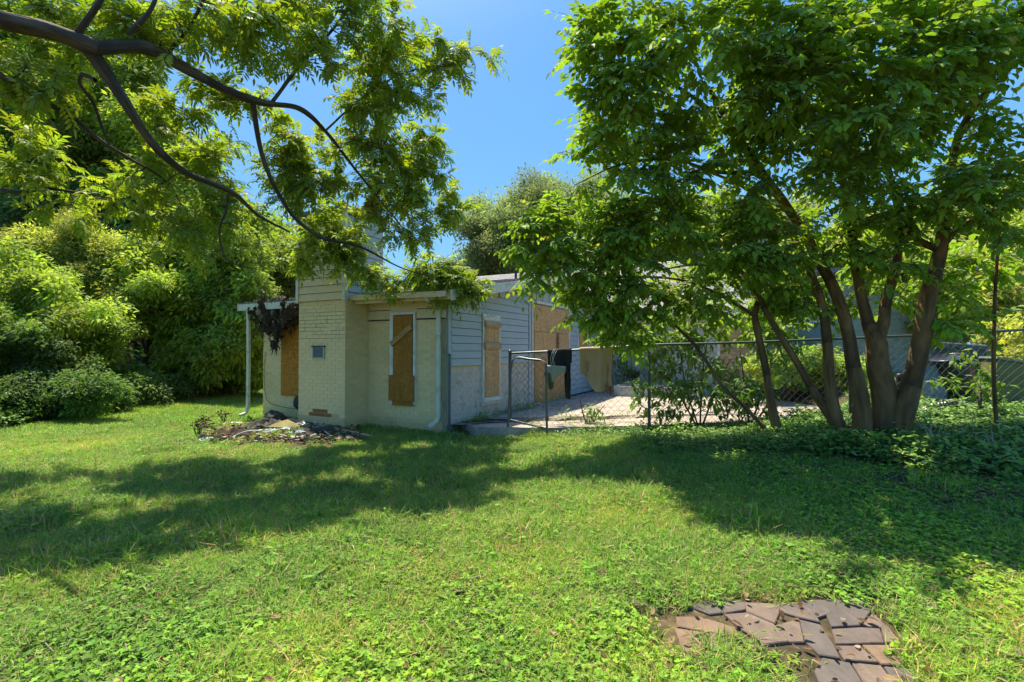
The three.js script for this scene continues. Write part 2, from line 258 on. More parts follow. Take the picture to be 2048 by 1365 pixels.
// ------------------------------------------------------------------ house frame: local x along the chimney wall (to the right), local z out of it
const HO = V(-1.2, 0, -9.3), HA = -0.479;
const hx = V(0.887, 0, 0.461), hz = V(-0.461, 0, 0.887);
const H = (x, y, z) => HO.clone().addScaledVector(hx, x).addScaledVector(hz, z).setY(y);
const house = thing('house', 'abandoned boarded-up house with cream brick chimney wall and grey lap-sided side wall', 'house', HO, HA);
const RS = 0.18, EY = 2.62;                                   // roof slope, eave height at the wall
const roofY = (L) => EY + RS * (L < 4.9 ? L : 9.8 - L);       // L = distance back along the side wall
{
  // cores
  const core = (name, m, ...g) => mesh(name, g.length > 1 ? mergeGeometries(g) : g[0], m, house);
  // wing body: extruded gable profile
  const s = new THREE.Shape(); s.moveTo(0, -0.2); s.lineTo(9.0, -0.2); s.lineTo(9.0, roofY(9.0) - 0.05); s.lineTo(4.9, roofY(4.9) - 0.05); s.lineTo(0, roofY(0) - 0.05); s.closePath();
  let g = new THREE.ExtrudeGeometry(s, { depth: 5.2, bevelEnabled: false }); g.rotateY(Math.PI / 2); g.translate(-5.2, 0, 0);   // x->-z, z->x
  core('wall', M.mortar, uvm(g));
  const TOP = 4.28;
  core('chimney', M.mortar, box(1.3 - 0.02, TOP + 0.2, 1.05, -2.6, TOP / 2 - 0.1, 0.63 - 0.535));
  // ---- bricks
  const BH = 0.074, BL = 0.208, jt = 0.006;
  const bg = [0, 1, 2].map(() => chamferBox(BL - jt, BH - jt, 0.03, 0.003)), hg = [0, 1].map(() => chamferBox(BL / 2 - jt, BH - jt, 0.03, 0.002));
  function courses(w, y0, y1, holes, cb) {
    const rows = Math.round((y1 - y0) / BH);
    for (let r = 0; r < rows; r++) {
      const y = y0 + (r + 0.5) * BH; let x = r % 2 ? -BL / 2 : 0;
      for (; x < w - 0.01; x += BL) {
        let a = Math.max(0, x), b = Math.min(w, x + BL); if (b - a < 0.04) continue;
        let cuts = [[a, b]];
        for (const [hx0, hx1, hy0, hy1] of holes) if (y > hy0 && y < hy1) cuts = cuts.flatMap(([p, q]) => q <= hx0 || p >= hx1 ? [[p, q]] : [[p, Math.min(q, hx0)], [Math.max(p, hx1), q]].filter(([m, n]) => n - m > 0.03));
        for (const [p, q] of cuts) cb((p + q) / 2, y, q - p, r);
      }
    }
  }
  const brick = (x, y, z, w, turn, bare) => {
    const full = w > BL * 0.9, half = !full && w > BL * 0.4 && w < BL * 0.6; const geo = full ? bg[Math.floor(rnd() * 3)] : half ? hg[Math.floor(rnd() * 2)] : bg[0];
    const o = mesh('brick', geo, bare ? M.bareBrick : M.cream[y < 0.2 + 0.1 * rnd() ? 3 : Math.floor(rnd() * 3)], house); o.name = numbered('brick'); if (!full && !half) o.scale.x = (w - jt) / (BL - jt);
    o.position.set(x, y, z); o.rotation.set(rr(-0.012, 0.012), turn + rr(-0.012, 0.012), rr(-0.004, 0.004)); return o;
  };
  // chimney front (every brick a part) and its right flank
  courses(1.3, 0, 2.5, [[0.43, 0.75, 1.37, 1.6]], (x, y, w, r) => { const X = -3.25 + x; const bare = (y > 0.12 && y < 0.40 && Math.abs(x - 0.63) < 0.22 && !(y < 0.22 && rnd() < 0.5)); brick(X, y, 0.612 + rr(-0.0015, 0.0015), w, 0, bare); });
  { const st = []; for (let r = 24; r <= 31; r++) { let x = -3.24; while (x < -1.97) { const w = rr(0.1, 0.5), h = rr(0.004, 0.009) * (r < 26 || r > 30 ? 0.7 : 1); if (rnd() < 0.85) st.push(box(Math.min(w, -1.965 - x), h, 0.004, x + Math.min(w, -1.965 - x) / 2, r * BH, 0.6265)); x += w + rr(0, 0.05); } for (let k = 0; k < 5; k++) st.push(box(rr(0.003, 0.006), 0.06, 0.004, -3.2 + rnd() * 1.2, r * BH + 0.037, 0.6262)); } mesh('mortar_stain', mergeGeometries(st), std([0.16, 0.13, 0.075], 1), house, 'stuff'); }
  const rest = [];
  const restBrick = (x, y, z, w, turn, c) => { const g = box(w - jt, BH - jt, 0.03); g.rotateY(turn); g.translate(x, y, z); c = c || g3(rr(0.95, 1.03)); const dirt = 1 - 0.30 * sstep(0.34, 0.0, y + 0.18 * (fbm(x * 4 + 9, z * 4 + y, 256, 3) - 0.5)) - 0.14 * sstep(0.55, 0.8, fbm(x * 2.2 + 30, y * 1.4 + z * 2.2 + 11, 256, 4)); tint(g, [c[0] * dirt, c[1] * dirt * (0.98 + 0.02 * dirt), c[2] * (dirt * 1.15 - 0.15)]); rest.push(g); };
  courses(0.62, 0, 2.5, [], (x, y, w) => { const t = rr(0.93, 1.04); restBrick(-1.969 + rr(-0.0015, 0.0015), y, 0.63 - x, w, Math.PI / 2, [t, t * 0.99, t * 0.96]); });
  courses(0.60, 0, 2.5, [], (x, y, w) => restBrick(-3.231 + rr(-0.0015, 0.0015), y, 0.61 - x, w, Math.PI / 2));
  courses(1.93, 0, 2.13, [[1.93 - 1.34, 1.93 - 0.72, 0.5, 2.3]], (x, y, w) => { const t = rr(0.95, 1.03); restBrick(-1.93 + x, y, -0.009 + rr(-0.0015, 0.0015), w, 0, [t, t, t * 0.97]); });
  courses(1.95, 0, 2.13, [[0.75, 2, 0.5, 2.3]], (x, y, w) => restBrick(-5.2 + x, y, -0.009 + rr(-0.0015, 0.0015), w, 0));
  mesh('brickwork', mergeGeometries(rest), M.creamV, house, 'stuff');
  const side = [];
  courses(3.6, 0, 1.22, [[1.2, 1.94, 0.5, 2.3]], (x, y, w) => { const g = box(w - jt, BH - jt, 0.03); g.rotateY(Math.PI / 2); g.translate(-0.009 + rr(-0.0015, 0.0015), y, -x); const t = rr(0.92, 1.04); tint(g, [t, t * 0.985, t * 0.97]); side.push(g); });
  mesh('painted_brickwork', mergeGeometries(side), M.greyBrick, house, 'stuff');
  mesh('brick_sill', box(0.05, 0.09, 0.78, 0.03, 0.44, -1.57), M.white, house);
  // ---- lap siding; each board a part
  const lap = (len, m, x, y, z, turn, h = 0.21) => { const g = box(len, h - 0.034, 0.016, 0, 0, 0, [-0.11, 0, 0]); const o = mesh('siding_board', g, m, house); o.name = numbered('siding_board'); o.position.set(x, y, z); o.rotation.y = turn; return o; };
  for (let y = 2.6, k = 0; y < TOP - 0.12; y += 0.15, k++) {
    lap(1.30, M.creamSiding, -2.6, y, 0.655, 0, 0.175); lap(1.02, M.greySiding, -1.93, y, 0.12, Math.PI / 2, 0.175); lap(1.02, M.creamSiding, -3.27, y, 0.12, -Math.PI / 2, 0.175);
  }
  for (const x of [-3.25, -1.95]) core('corner_trim', M.gutter, box(0.075, TOP - 2.5, 0.075, x, (TOP + 2.5) / 2 - 0.0, 0.645));
  core('chimney_cap', M.ventGrey, box(1.44, 0.07, 1.2, -2.6, TOP + 0.03, 0.1));
  const flue = new THREE.CylinderGeometry(0.13, 0.13, 0.3, 14); flue.translate(-2.6, TOP + 0.2, 0.1); core('flue', M.ventGrey, flue);
  for (const y of [2.24, 2.43, 2.62]) { for (const [a, b] of [[-1.93, -1.36], [-0.7, -0.02]]) y < 2.3 ? lap(b - a, M.creamSiding, (a + b) / 2, y, 0.02, 0) : null; if (y > 2.3) lap(1.91, M.creamSiding, -0.975, y, 0.02, 0); }
  for (const y of [2.24, 2.43, 2.62]) lap(1.9, M.creamSiding, -4.25, y, 0.02, 0);
  core('drip_strip', M.soot, box(0.57, 0.012, 0.03, -1.65, 2.133, 0.02), box(0.68, 0.012, 0.03, -0.36, 2.133, 0.02));
  // side wall siding
  for (const a of [[0.006, 1.2, 3.4, 0.004, 1.83, -1.75], [0.006, 2.2, 2.6, 0.004, 1.25, -7.68], [1.91, 0.4, 0.006, -0.97, 2.33, 0.004], [1.9, 0.4, 0.006, -4.25, 2.33, 0.004], [1.28, 1.7, 0.006, -2.6, 3.38, 0.625], [0.006, 1.7, 1.03, -1.955, 3.38, 0.1], [0.006, 1.7, 1.03, -3.245, 3.38, 0.1]]) core('sheathing', M.dark, box(...a)); core('trim', M.creamSiding, box(0.68, 0.085, 0.02, -1.03, 2.315, 0.018)); core('trim', M.greySiding, box(0.02, 0.05, 0.8, 0.05, 2.295, -1.57));
  const rowsSide = (a, b, y0, ymax) => { for (let y = y0 + 0.075; y < ymax; y += 0.147) { let p = a, q = b; const lim = (L) => roofY(L) - 0.10; const top = y + 0.1; if (lim(p) < top) p = Math.max(p, (top + 0.10 - EY) / RS); if (lim(q) < top) q = Math.min(q, 9.8 - (top + 0.10 - EY) / RS); if (q - p > 0.1) lap(q - p, M.greySiding, 0.024, y, -(p + q) / 2, Math.PI / 2, 0.172); } };
  rowsSide(0.10, 1.17, 1.23, 2.28); rowsSide(1.97, 3.42, 1.23, 2.28); rowsSide(0.10, 3.42, 2.258, 3.4);
  rowsSide(6.36, 6.95, 0.2, 2.47); rowsSide(7.85, 9.0, 0.2, 2.47); rowsSide(6.95, 7.85, 0.2, 1.56); rowsSide(6.36, 9.0, 2.406, 3.3);
  core('corner_trim', M.greySiding, box(0.02, 2.5, 0.10, 0.014, 1.3, -0.05));
  core('corner_post', std([0.33, 0.30, 0.2], 0.9, { map: tGrime }), box(0.1, 2.56, 0.018, -0.05, 1.28, 0.012));
  core('gable_panel', M.greyPlain, box(0.02, 0.62, 2.5, 0.02, 3.03, -4.9));
  for (let z = 3.9; z < 6.2; z += 0.4) core('batten', M.greyPlain, box(0.02, 0.6, 0.04, 0.04, 3.03, -z));
  core('door_trim', M.greySiding, box(0.035, 2.5, 0.10, 0.025, 1.45, -3.5), box(0.035, 2.5, 0.10, 0.025, 1.45, -6.28));
  // ---- boarded openings
  const part = (name, parent, m, ...g) => mesh(name, g.length > 1 ? mergeGeometries(g) : g[0], m, parent);
  const grp = (name, p, turn = 0, label) => { const o = new THREE.Group(); o.name = numbered(name); o.position.copy(p); o.rotation.y = turn; house.add(o); if (label) o.userData.label = label; return o; };
  { // narrow window right of the chimney, brown boards with a slanting brace
    const w = grp('window', V(-1.03, 1.375, 0), 0, 'narrow window boarded with brown panels and a slanting brace');
    part('recess', w, M.dark, box(0.58, 1.74, 0.02, 0, 0, 0.008));
    part('frame', w, M.white, box(0.085, 1.76, 0.05, -0.275, 0, 0.03), box(0.05, 1.76, 0.05, 0.29, 0, 0.03), box(0.62, 0.05, 0.05, 0, 0.885, 0.031));
    part('board', w, M.osbDark, box(0.46, 1.2, 0.02, 0.02, 0.25, 0.055)); part('board', w, M.osbDark, box(0.62, 0.50, 0.024, 0, -0.57, 0.075)); part('board', w, M.osbDark, box(0.5, 0.16, 0.02, 0.01, -0.83, 0.055));
    part('brace', w, M.lumber, box(0.60, 0.10, 0.035, 0, 0.45, 0.09, [0, 0, 0.60]));
  }
  { const w = grp('window', V(-3.98, 1.375, 0), 0, 'tall yellow board over the window left of the chimney'); part('board', w, std([0.95, 0.66, 0.20], 0.85, { map: tOSB }), box(1.1, 1.72, 0.03, 0, 0, 0.035)); }
  { const w = grp('window', V(0, 1.40, -1.57), Math.PI / 2, 'narrow side window boarded with weathered panels');
    part('recess', w, M.dark, box(0.7, 1.72, 0.02, 0, 0, 0.008));
    part('frame', w, M.white, box(0.05, 1.74, 0.06, -0.345, 0, 0.03), box(0.05, 1.74, 0.06, 0.345, 0, 0.03), box(0.74, 0.05, 0.06, 0, 0.87, 0.031)); part('sill', w, M.white, box(0.8, 0.08, 0.12, 0, -0.89, 0.05));
    part('board', w, M.osbGrey, box(0.62, 1.62, 0.022, 0.01, -0.05, 0.055)); part('board', w, M.white, box(0.62, 0.1, 0.022, 0.01, 0.81, 0.05)); part('brace', w, M.lumberPale, box(0.66, 0.12, 0.04, 0, 0.69, 0.085)); part('brace', w, M.lumberPale, box(0.68, 0.13, 0.04, 0, 0.23, 0.085)); }
  { const w = grp('doorway', V(0, 1.5, -4.9), Math.PI / 2, 'wide doorway boarded with large weathered panels');
    part('recess', w, M.dark, box(2.6, 2.5, 0.02, 0, 0, 0.008));
    part('frame', w, M.white, box(0.07, 2.52, 0.06, -1.27, 0, 0.03), box(0.07, 2.52, 0.06, 1.27, 0, 0.03), box(2.6, 0.06, 0.06, 0, 1.27, 0.031));
    part('board', w, M.osbGrey, box(2.42, 0.68, 0.022, 0, 0.86, 0.055)); part('board', w, M.osbGrey, box(2.42, 0.6, 0.022, 0.01, 0.21, 0.058)); part('board', w, M.osb, box(2.4, 1.1, 0.022, 0, -0.72, 0.056));
    part('brace', w, M.lumberPale, box(2.5, 0.11, 0.045, 0, -0.12, 0.09)); part('stud', w, M.lumberPale, box(0.09, 0.72, 0.05, 0.28, 0.14, 0.13)); }
  { const w = grp('window', V(0, 2.02, -7.4), Math.PI / 2, 'small high window boarded at the far end of the side wall'); part('frame', w, M.white, box(0.06, 0.92, 0.05, -0.42, 0, 0.03), box(0.06, 0.92, 0.05, 0.42, 0, 0.03)); part('board', w, M.osbGrey, box(0.78, 0.9, 0.022, 0, 0, 0.04)); part('brace', w, M.lumberPale, box(0.6, 0.14, 0.04, 0.1, 0.2, 0.075)); }
  // cleanout vent on the chimney
  { const w = grp('chimney_vent', V(-2.66, 1.49, 0.645)); part('frame', w, std([0.45, 0.42, 0.32], 0.8), box(0.33, 0.03, 0.02, 0, -0.11, 0), box(0.025, 0.22, 0.02, -0.155, 0, 0), box(0.025, 0.22, 0.02, 0.155, 0, 0)); part('door', w, M.ventGrey, box(0.28, 0.19, 0.015, 0, 0.0, -0.005)); part('lintel', w, M.galvDark, box(0.37, 0.03, 0.035, 0, 0.125, 0.004)); }
  // burnt round hole and pipe on the wall left of the chimney
  { const g = lump(0.17, 1, 1, 0.35, 0.25); g.translate(-3.95, 0.38, 0.03); core('burnt_hole', M.soot, g); }
  // ---- roof
  const slab = (L0, L1, x0, x1, y0, y1, t = 0.06) => { const l = Math.hypot(L1 - L0, y1 - y0), a = Math.atan2(y1 - y0, L1 - L0); const g = box(x1 - x0, t, l, 0, 0, 0); g.rotateX(a); g.translate((x0 + x1) / 2, (y0 + y1) / 2 + t * 0.3, -(L0 + L1) / 2); return g; };
  core('roof_deck', M.white, slab(-0.38, 4.9, -5.55, 0.32, EY - 0.38 * RS, roofY(4.9)), slab(4.9, 9.0, -5.55, 0.32, roofY(4.9), roofY(9)));
  function shingleRows(L0, L1, x0, x1, y0, y1, rowH = 0.16) {
    const n = Math.floor(Math.hypot(L1 - L0, y1 - y0) / rowH), out = [], a = Math.atan2(y1 - y0, L1 - L0);
    for (let r = 0; r < n; r++) { const t = (r + 0.5) / n, L = L0 + (L1 - L0) * t, y = y0 + (y1 - y0) * t; let x = x0 - (r % 2) * 0.15; for (; x < x1; x += 0.305) { const p = Math.max(x0, x), q = Math.min(x1, x + 0.3); if (q - p < 0.04) continue; const g = box(q - p, 0.012, rowH * 1.25); g.rotateX(a - 0.06); g.translate((p + q) / 2, y + 0.062, -L); tint(g, g3(rr(0.82, 1.12))); out.push(g); } }
    return mergeGeometries(out);
  }
  const shV = M.shingle.clone(); shV.vertexColors = true;
  mesh('roof_shingles', shingleRows(-0.4, 4.9, -5.56, 0.33, EY - 0.4 * RS, roofY(4.9)), shV, house, 'stuff');
  // fascia: eave (left and right of the chimney), rake boards
  core('fascia', M.gutter, box(2.3, 0.15, 0.025, -4.42, EY - 0.1, 0.40)); core('fascia', M.creamSiding, box(2.24, 0.15, 0.025, -0.80, EY - 0.1, 0.40));
  core('gutter', M.creamSiding, sweep([V(-1.92, EY - 0.06, 0.47), V(0.33, EY - 0.09, 0.47)], [[-0.06, -0.05], [0.06, -0.05], [0.06, 0.05], [0.045, 0.05], [0.045, -0.035], [-0.045, -0.035], [-0.045, 0.05], [-0.06, 0.05]], V(0, 0, 1)));
  core('rake_board', M.white, (() => { const g = slab(-0.4, 4.9, 0.32, 0.345, EY - 0.4 * RS - 0.09, roofY(4.9) - 0.09, 0.19); return g; })(), (() => slab(4.9, 9.0, 0.32, 0.345, roofY(4.9) - 0.09, roofY(9) - 0.09, 0.19))());
  core('soffit', M.white, box(5.8, 0.012, 0.38, -2.65, EY - 0.12, 0.2));
  // ---- main block behind, parallel to the chimney wall, hipped roof
  core('main_wall', M.greyPlain, box(18.6, 3.0, 7, -4.4, 1.35, -12.5));
  core('foundation_vent', M.dark, box(0.42, 0.22, 0.03, 1.25, 0.72, -8.985));
  core('main_door_frame', M.white, box(0.08, 2.1, 0.04, 3.9, 1.2, -8.98), box(0.08, 2.1, 0.04, 4.8, 1.2, -8.98), box(0.98, 0.08, 0.04, 4.35, 2.27, -8.98)); core('main_door', M.lumberPale, box(0.82, 2.05, 0.03, 4.35, 1.2, -8.985));
  { const pos = [], idx = []; const E = 2.75, R = 5.35, x0 = -14.2, x1 = 5.4, z0 = -8.5, z1 = -20.5, rz = -14.5, rx0 = -8.2, rx1 = 1.8;
    const P = [[x0, E, z0], [x1, E, z0], [x1, E, z1], [x0, E, z1], [rx0, R, rz], [rx1, R, rz]]; for (const q of P) pos.push(...q);
    idx.push(0, 1, 5, 0, 5, 4, 1, 2, 5, 2, 3, 4, 2, 4, 5, 3, 0, 4, 0, 2, 1, 0, 3, 2);
    let g = new THREE.BufferGeometry(); g.setAttribute('position', new THREE.Float32BufferAttribute(pos, 3)); g.setIndex(idx); g = g.toNonIndexed(); g.computeVertexNormals(); core('main_roof', M.shingle, uvm(g));
    // raised rows on the slope that faces the yard
    const a = Math.atan2(R - E, 6), out = []; for (let r = 0; r < 40; r++) { const t = (r + 0.5) / 40, y = E + (R - E) * t, z = z0 - 6 * t, xa = x0 + (rx0 - x0) * t, xb = x1 + (rx1 - x1) * t; for (let x = xa; x < xb; x += 0.33 * 3) { const q = Math.min(xb, x + 0.97); const b = box(q - x, 0.014, 0.19); b.rotateX(a - 0.05); b.translate((x + q) / 2, y + 0.012, z); out.push(tint(b, g3(rr(0.85, 1.1)))); } }
    mesh('main_shingles', mergeGeometries(out), shV, house, 'stuff');
    core('main_fascia', M.white, box(19.6, 0.17, 0.03, -4.4, E - 0.06, -8.47)); core('main_soffit', M.white, box(19.5, 0.012, 0.5, -4.4, E - 0.15, -8.75));
    const v = new THREE.CylinderGeometry(0.06, 0.06, 0.55, 10); v.translate(-5.35, R - 0.28, -13.3); core('vent_pipe', M.dark, v); const v2 = new THREE.CylinderGeometry(0.05, 0.14, 0.16, 10); v2.translate(-6.3, R - 0.6, -13.5); core('roof_vent', M.ventGrey, v2);
  }
  // ---- downspouts
  const prof = [[-0.038, -0.028], [0.038, -0.028], [0.045, 0], [0.038, 0.028], [-0.038, 0.028], [-0.045, 0]];
  const d1 = core('downspout', M.gutter, sweep([V(-0.16, EY - 0.1, 0.45), V(-0.16, EY - 0.16, 0.40), V(-0.16, EY - 0.25, 0.10), V(-0.16, EY - 0.33, 0.06), V(-0.16, 0.32, 0.06), V(-0.17, 0.22, 0.09), V(-0.21, 0.15, 0.22), V(-0.24, 0.13, 0.30)], prof, V(1, 0, 0)));
  mesh('strap', box(0.11, 0.03, 0.07, -0.16, 1.85, 0.06), M.gutter, d1); mesh('strap', box(0.11, 0.03, 0.07, -0.16, 0.72, 0.06), M.gutter, d1);
  core('downspout', M.gutter, sweep([V(-5.27, EY - 0.12, 0.36), V(-5.28, EY - 0.4, 0.33), V(-5.31, 1.2, 0.30), V(-5.36, 0.25, 0.27), V(-5.39, 0.1, 0.3), V(-5.45, 0.05, 0.40)], prof, V(1, 0, 0)));
  // a loose cable on the wall left of the chimney
  core('cable', M.dark, limb([V(-5.1, 1.5, 0.03), V(-5.12, 0.8, 0.035), V(-5.0, 0.38, 0.04), V(-4.6, 0.27, 0.05), V(-3.6, 0.24, 0.05)], [0.006, 0.006, 0.006], 20, 5, 0));
}
// ------------------------------------------------------------------ patio
const PATIO = 0.16;
const patEdge = [[903, 838], [950, 855], [1100, 856], [1300, 851], [1500, 842], [1620, 832], [1700, 822], [1760, 805], [1800, 775]].map(([px, py]) => { let d = 9; for (let i = 0; i < 20; i++) { const p = at(px, py, d); d *= (EYE - PATIO) / (EYE - p.y); } return at(px, py, d); });
const patOut = [...patEdge, HO.clone().addScaledVector(hx, 7.2).addScaledVector(hz, -8.98), HO.clone().addScaledVector(hx, 0.02).addScaledVector(hz, -8.98), HO.clone().addScaledVector(hx, 0.02).addScaledVector(hz, 0.05)];
function PATPOLY(x, z) { let c = false; for (let i = 0, j = patOut.length - 1; i < patOut.length; j = i++) { const a = patOut[i], b = patOut[j]; if ((a.z > z) !== (b.z > z) && x < (b.x - a.x) * (z - a.z) / (b.z - a.z) + a.x) c = !c; } return c; }
const onPatio = (x, z) => { const a = x - HO.x, b = z - HO.z, lx = a * hx.x + b * hx.z, lz = a * hz.x + b * hz.z; return lx > 0.05 && lz > -9 && PATPOLY(x, z) && lx < 7.2; };
{
  const s = new THREE.Shape(); patOut.forEach((p, i) => i ? s.lineTo(p.x, -p.z) : s.moveTo(p.x, -p.z)); s.closePath();
  const g = new THREE.ExtrudeGeometry(s, { depth: 0.26, bevelEnabled: false }); g.rotateX(-Math.PI / 2); g.translate(0, PATIO - 0.26, 0);
  const o = mesh('patio', uvm(g, 0.4), M.conc); o.userData.kind = 'structure';
}
// ------------------------------------------------------------------ chain-link fence
const FA = at(1022, 707, 9.7), FB = at(1298, 690, 8.7), FC = at(1700, 677, 8.15), FD = at(2130, 655, 7.6);
const baseY = (p) => gh(p.x, p.z);
function chainLink(a, b, la, lb, step = 0.062, r = 0.0024) {   // wires zigzag between bottom and top; a, b at the top
  const L = Math.hypot(b.x - a.x, b.z - a.z), n = Math.floor(L / step), out = [], pos = [], idx = [];
  const rowsN = Math.floor(Math.max(a.y - la, b.y - lb) / step);
  const P = (s, t) => { const k = s / L, top = a.y + (b.y - a.y) * k, bot = la + (lb - la) * k, bow = 0.02 * Math.sin(k * 23) * Math.sin(t * 3.1); return V(a.x + (b.x - a.x) * k + bow, bot + (top - bot) * t, a.z + (b.z - a.z) * k + bow); };
  const dir = V(b.x - a.x, 0, b.z - a.z).normalize(), nrm = V(-dir.z, 0, dir.x);
  for (let i = 0; i <= n; i++) { const base = pos.length / 3;
    for (let j = 0; j <= rowsN; j++) { const s = clamp(i * step + ((i + j) % 2 ? step / 2 : -step / 2) * 0.98, 0, L), p = P(s, j / rowsN); const o = (j % 2 ? 1 : -1) * r;
      for (let k = 0; k < 3; k++) { const th = k * 2.094; pos.push(p.x + dir.x * Math.cos(th) * r * 1.5 + nrm.x * (o + Math.sin(th) * r), p.y, p.z + dir.z * Math.cos(th) * r * 1.5 + nrm.z * (o + Math.sin(th) * r)); }
      if (j) for (let k = 0; k < 3; k++) { const q = base + j * 3 + k, q2 = base + j * 3 + (k + 1) % 3; idx.push(q - 3, q2 - 3, q, q2 - 3, q2, q); } } }
  const g = new THREE.BufferGeometry(); g.setAttribute('position', new THREE.Float32BufferAttribute(pos, 3)); g.setIndex(idx); return g;
}
{
  const f = thing('chain_link_fence', 'long grey chain-link fence with a top rail running behind the multi-stemmed tree', 'fence');
  const rail = (a, b) => mesh('top_rail', limb([a, a.clone().lerp(b, 0.5).add(V(0, -0.012, 0)), b], [0.021, 0.021, 0.021], 10, 9, 0, true), M.galv, f);
  rail(FA, FB); rail(FB, FC); rail(FC, FD);
  const post = (p, r = 0.026) => { const o = mesh('post', tube(V(p.x, baseY(p) - 0.2, p.z), V(p.x, p.y + 0.03, p.z), r, 10), M.galvDark, f); const c = new THREE.SphereGeometry(r * 1.25, 10, 7); c.translate(p.x, p.y + 0.035, p.z); mesh('cap', c, M.galv, o); };
  post(FB); post(FC); post(at(2052, 658, 7.72)); post(FA.clone().add(V(-0.02, 0, 0)), 0.03);
  for (const [a, b] of [[FA, FB], [FB, FC], [FC, FD]]) mesh('wire_mesh', chainLink(a, b, baseY(a) + 0.03, baseY(b) + 0.03), M.wire, f, 'stuff');
  // lone latch post by the corner of the house
  const lp = at(899, 712, 9.15), o = thing('fence_post', 'lone grey-green gate post standing at the house corner beside the downspout', 'post', V(lp.x, baseY(lp), lp.z));
  mesh('pole', tube(V(0, -0.15, 0), V(0, lp.y - baseY(lp), 0), 0.024, 10), M.galv, o); const cp = new THREE.SphereGeometry(0.03, 10, 7); cp.translate(0, lp.y - baseY(lp) + 0.01, 0); mesh('cap', cp, M.galv, o);
  // open walk gate, leaning
  const A = at(1016, 850, 9.05), A2 = at(1022, 735, 9.05), B = at(1094, 872, 8.75), B2 = at(1092, 735, 8.75);
  const gate = thing('walk_gate', 'open chain-link walk gate with rounded top corners standing ajar left of the dark clothes', 'gate', V(0, 0, 0));
  const T1 = at(1036, 716, 9.0), T2 = at(1084, 722, 8.8);
  mesh('gate_frame', limb([A.clone().setY(A.y - 0.03), A.clone().lerp(A2, 0.5), A2, at(1026, 721, 9.04), T1, T1.clone().lerp(T2, 0.5), T2, at(1091, 727, 8.76), B2, B.clone().lerp(B2, 0.5), B], Array(11).fill(0.021), 70, 9, 0, true), M.galv, gate);
  mesh('gate_frame', tube(at(1020, 840, 9.05), at(1093, 858, 8.75), 0.018), M.galvDark, gate);
  mesh('wire_mesh', chainLink(at(1022, 722, 9.04), at(1091, 726, 8.76), at(1018, 838, 9.04).y, at(1093, 856, 8.76).y), M.wire, gate, 'stuff');
  mesh('hinge', box(0.06, 0.07, 0.07, B2.x + 0.0, B2.y - 0.12, B2.z), M.galvDark, gate); mesh('hinge', box(0.06, 0.07, 0.07, B.x, B.y + 0.3, B.z), M.galvDark, gate);
}
// ------------------------------------------------------------------ draped cloth: a grid folded over the rail
function drape(topL, topR, front, back, folds, outline, thick = 0.012) {
  const nu = 26, nv = 30, pos = [], idx = [], along = topR.clone().sub(topL), W = along.length(); along.normalize(); const nrm = V(along.z, 0, -along.x).normalize(); if (nrm.z < 0) nrm.negate();
  const R = 0.03, arc = Math.PI * R, tot = front + back + arc, s0 = rnd() * 30;
  for (const sgn of [1, -1]) for (let j = 0; j <= nv; j++) for (let i = 0; i <= nu; i++) {
    const u = i / nu; let L = j / nv, fr = front * outline(u), bk = back; const len = bk + arc + fr, s = L * len;
    let y, z; if (s < bk) { y = -(bk - s); z = -R; } else if (s < bk + arc) { const a = (s - bk) / R; y = R * Math.sin(a); z = -R * Math.cos(a); } else { y = -(s - bk - arc); z = R; }
    const dn = Math.max(0, -y), amp = folds * Math.min(1, dn * 2.2); z += amp * (Math.sin(u * 9 + s0) * 0.6 + Math.sin(u * 19 + s0 * 2 + dn * 3) * 0.4 + (vnoise(u * 5 + s0, dn * 4 + s0) - 0.5) * 1.4); const sh = (vnoise(dn * 3 + s0, 4.2 + u * 2) - 0.5) * 0.05 * dn;
    z += sgn * thick * 0.5; const p = topL.clone().addScaledVector(along, u * W * (1 - 0.12 * dn) + 0.06 * dn * W + sh).addScaledVector(nrm, z); p.y += y; pos.push(p.x, p.y, p.z);
  }
  const N = (nu + 1) * (nv + 1); for (let k = 0; k < 2; k++) for (let j = 0; j < nv; j++) for (let i = 0; i < nu; i++) { const a = k * N + j * (nu + 1) + i, b = a + nu + 1; k ? idx.push(a, b, a + 1, b, b + 1, a + 1) : idx.push(a, a + 1, b, b, a + 1, b + 1); }
  const g = new THREE.BufferGeometry(); g.setAttribute('position', new THREE.Float32BufferAttribute(pos, 3)); g.setIndex(idx); g.computeVertexNormals(); return g;
}
const onRail = (px) => { const t = clamp((px - 1022) / (1298 - 1022), 0, 1) * FB.z / (FA.z * (1 - t0(px)) + 1e-9) ; return FA.clone().lerp(FB, railT(px)); };
function t0() { return 0; }
function railT(px) { let a = 0, b = 1; for (let i = 0; i < 30; i++) { const m = (a + b) / 2, p = FA.clone().lerp(FB, m); (p.x / -p.z * FPX + 1024 < px) ? a = m : b = m; } return (a + b) / 2; }
const cloth = (c) => std(c, 0.95, { bumpMap: tFine, bumpScale: 0.004 });
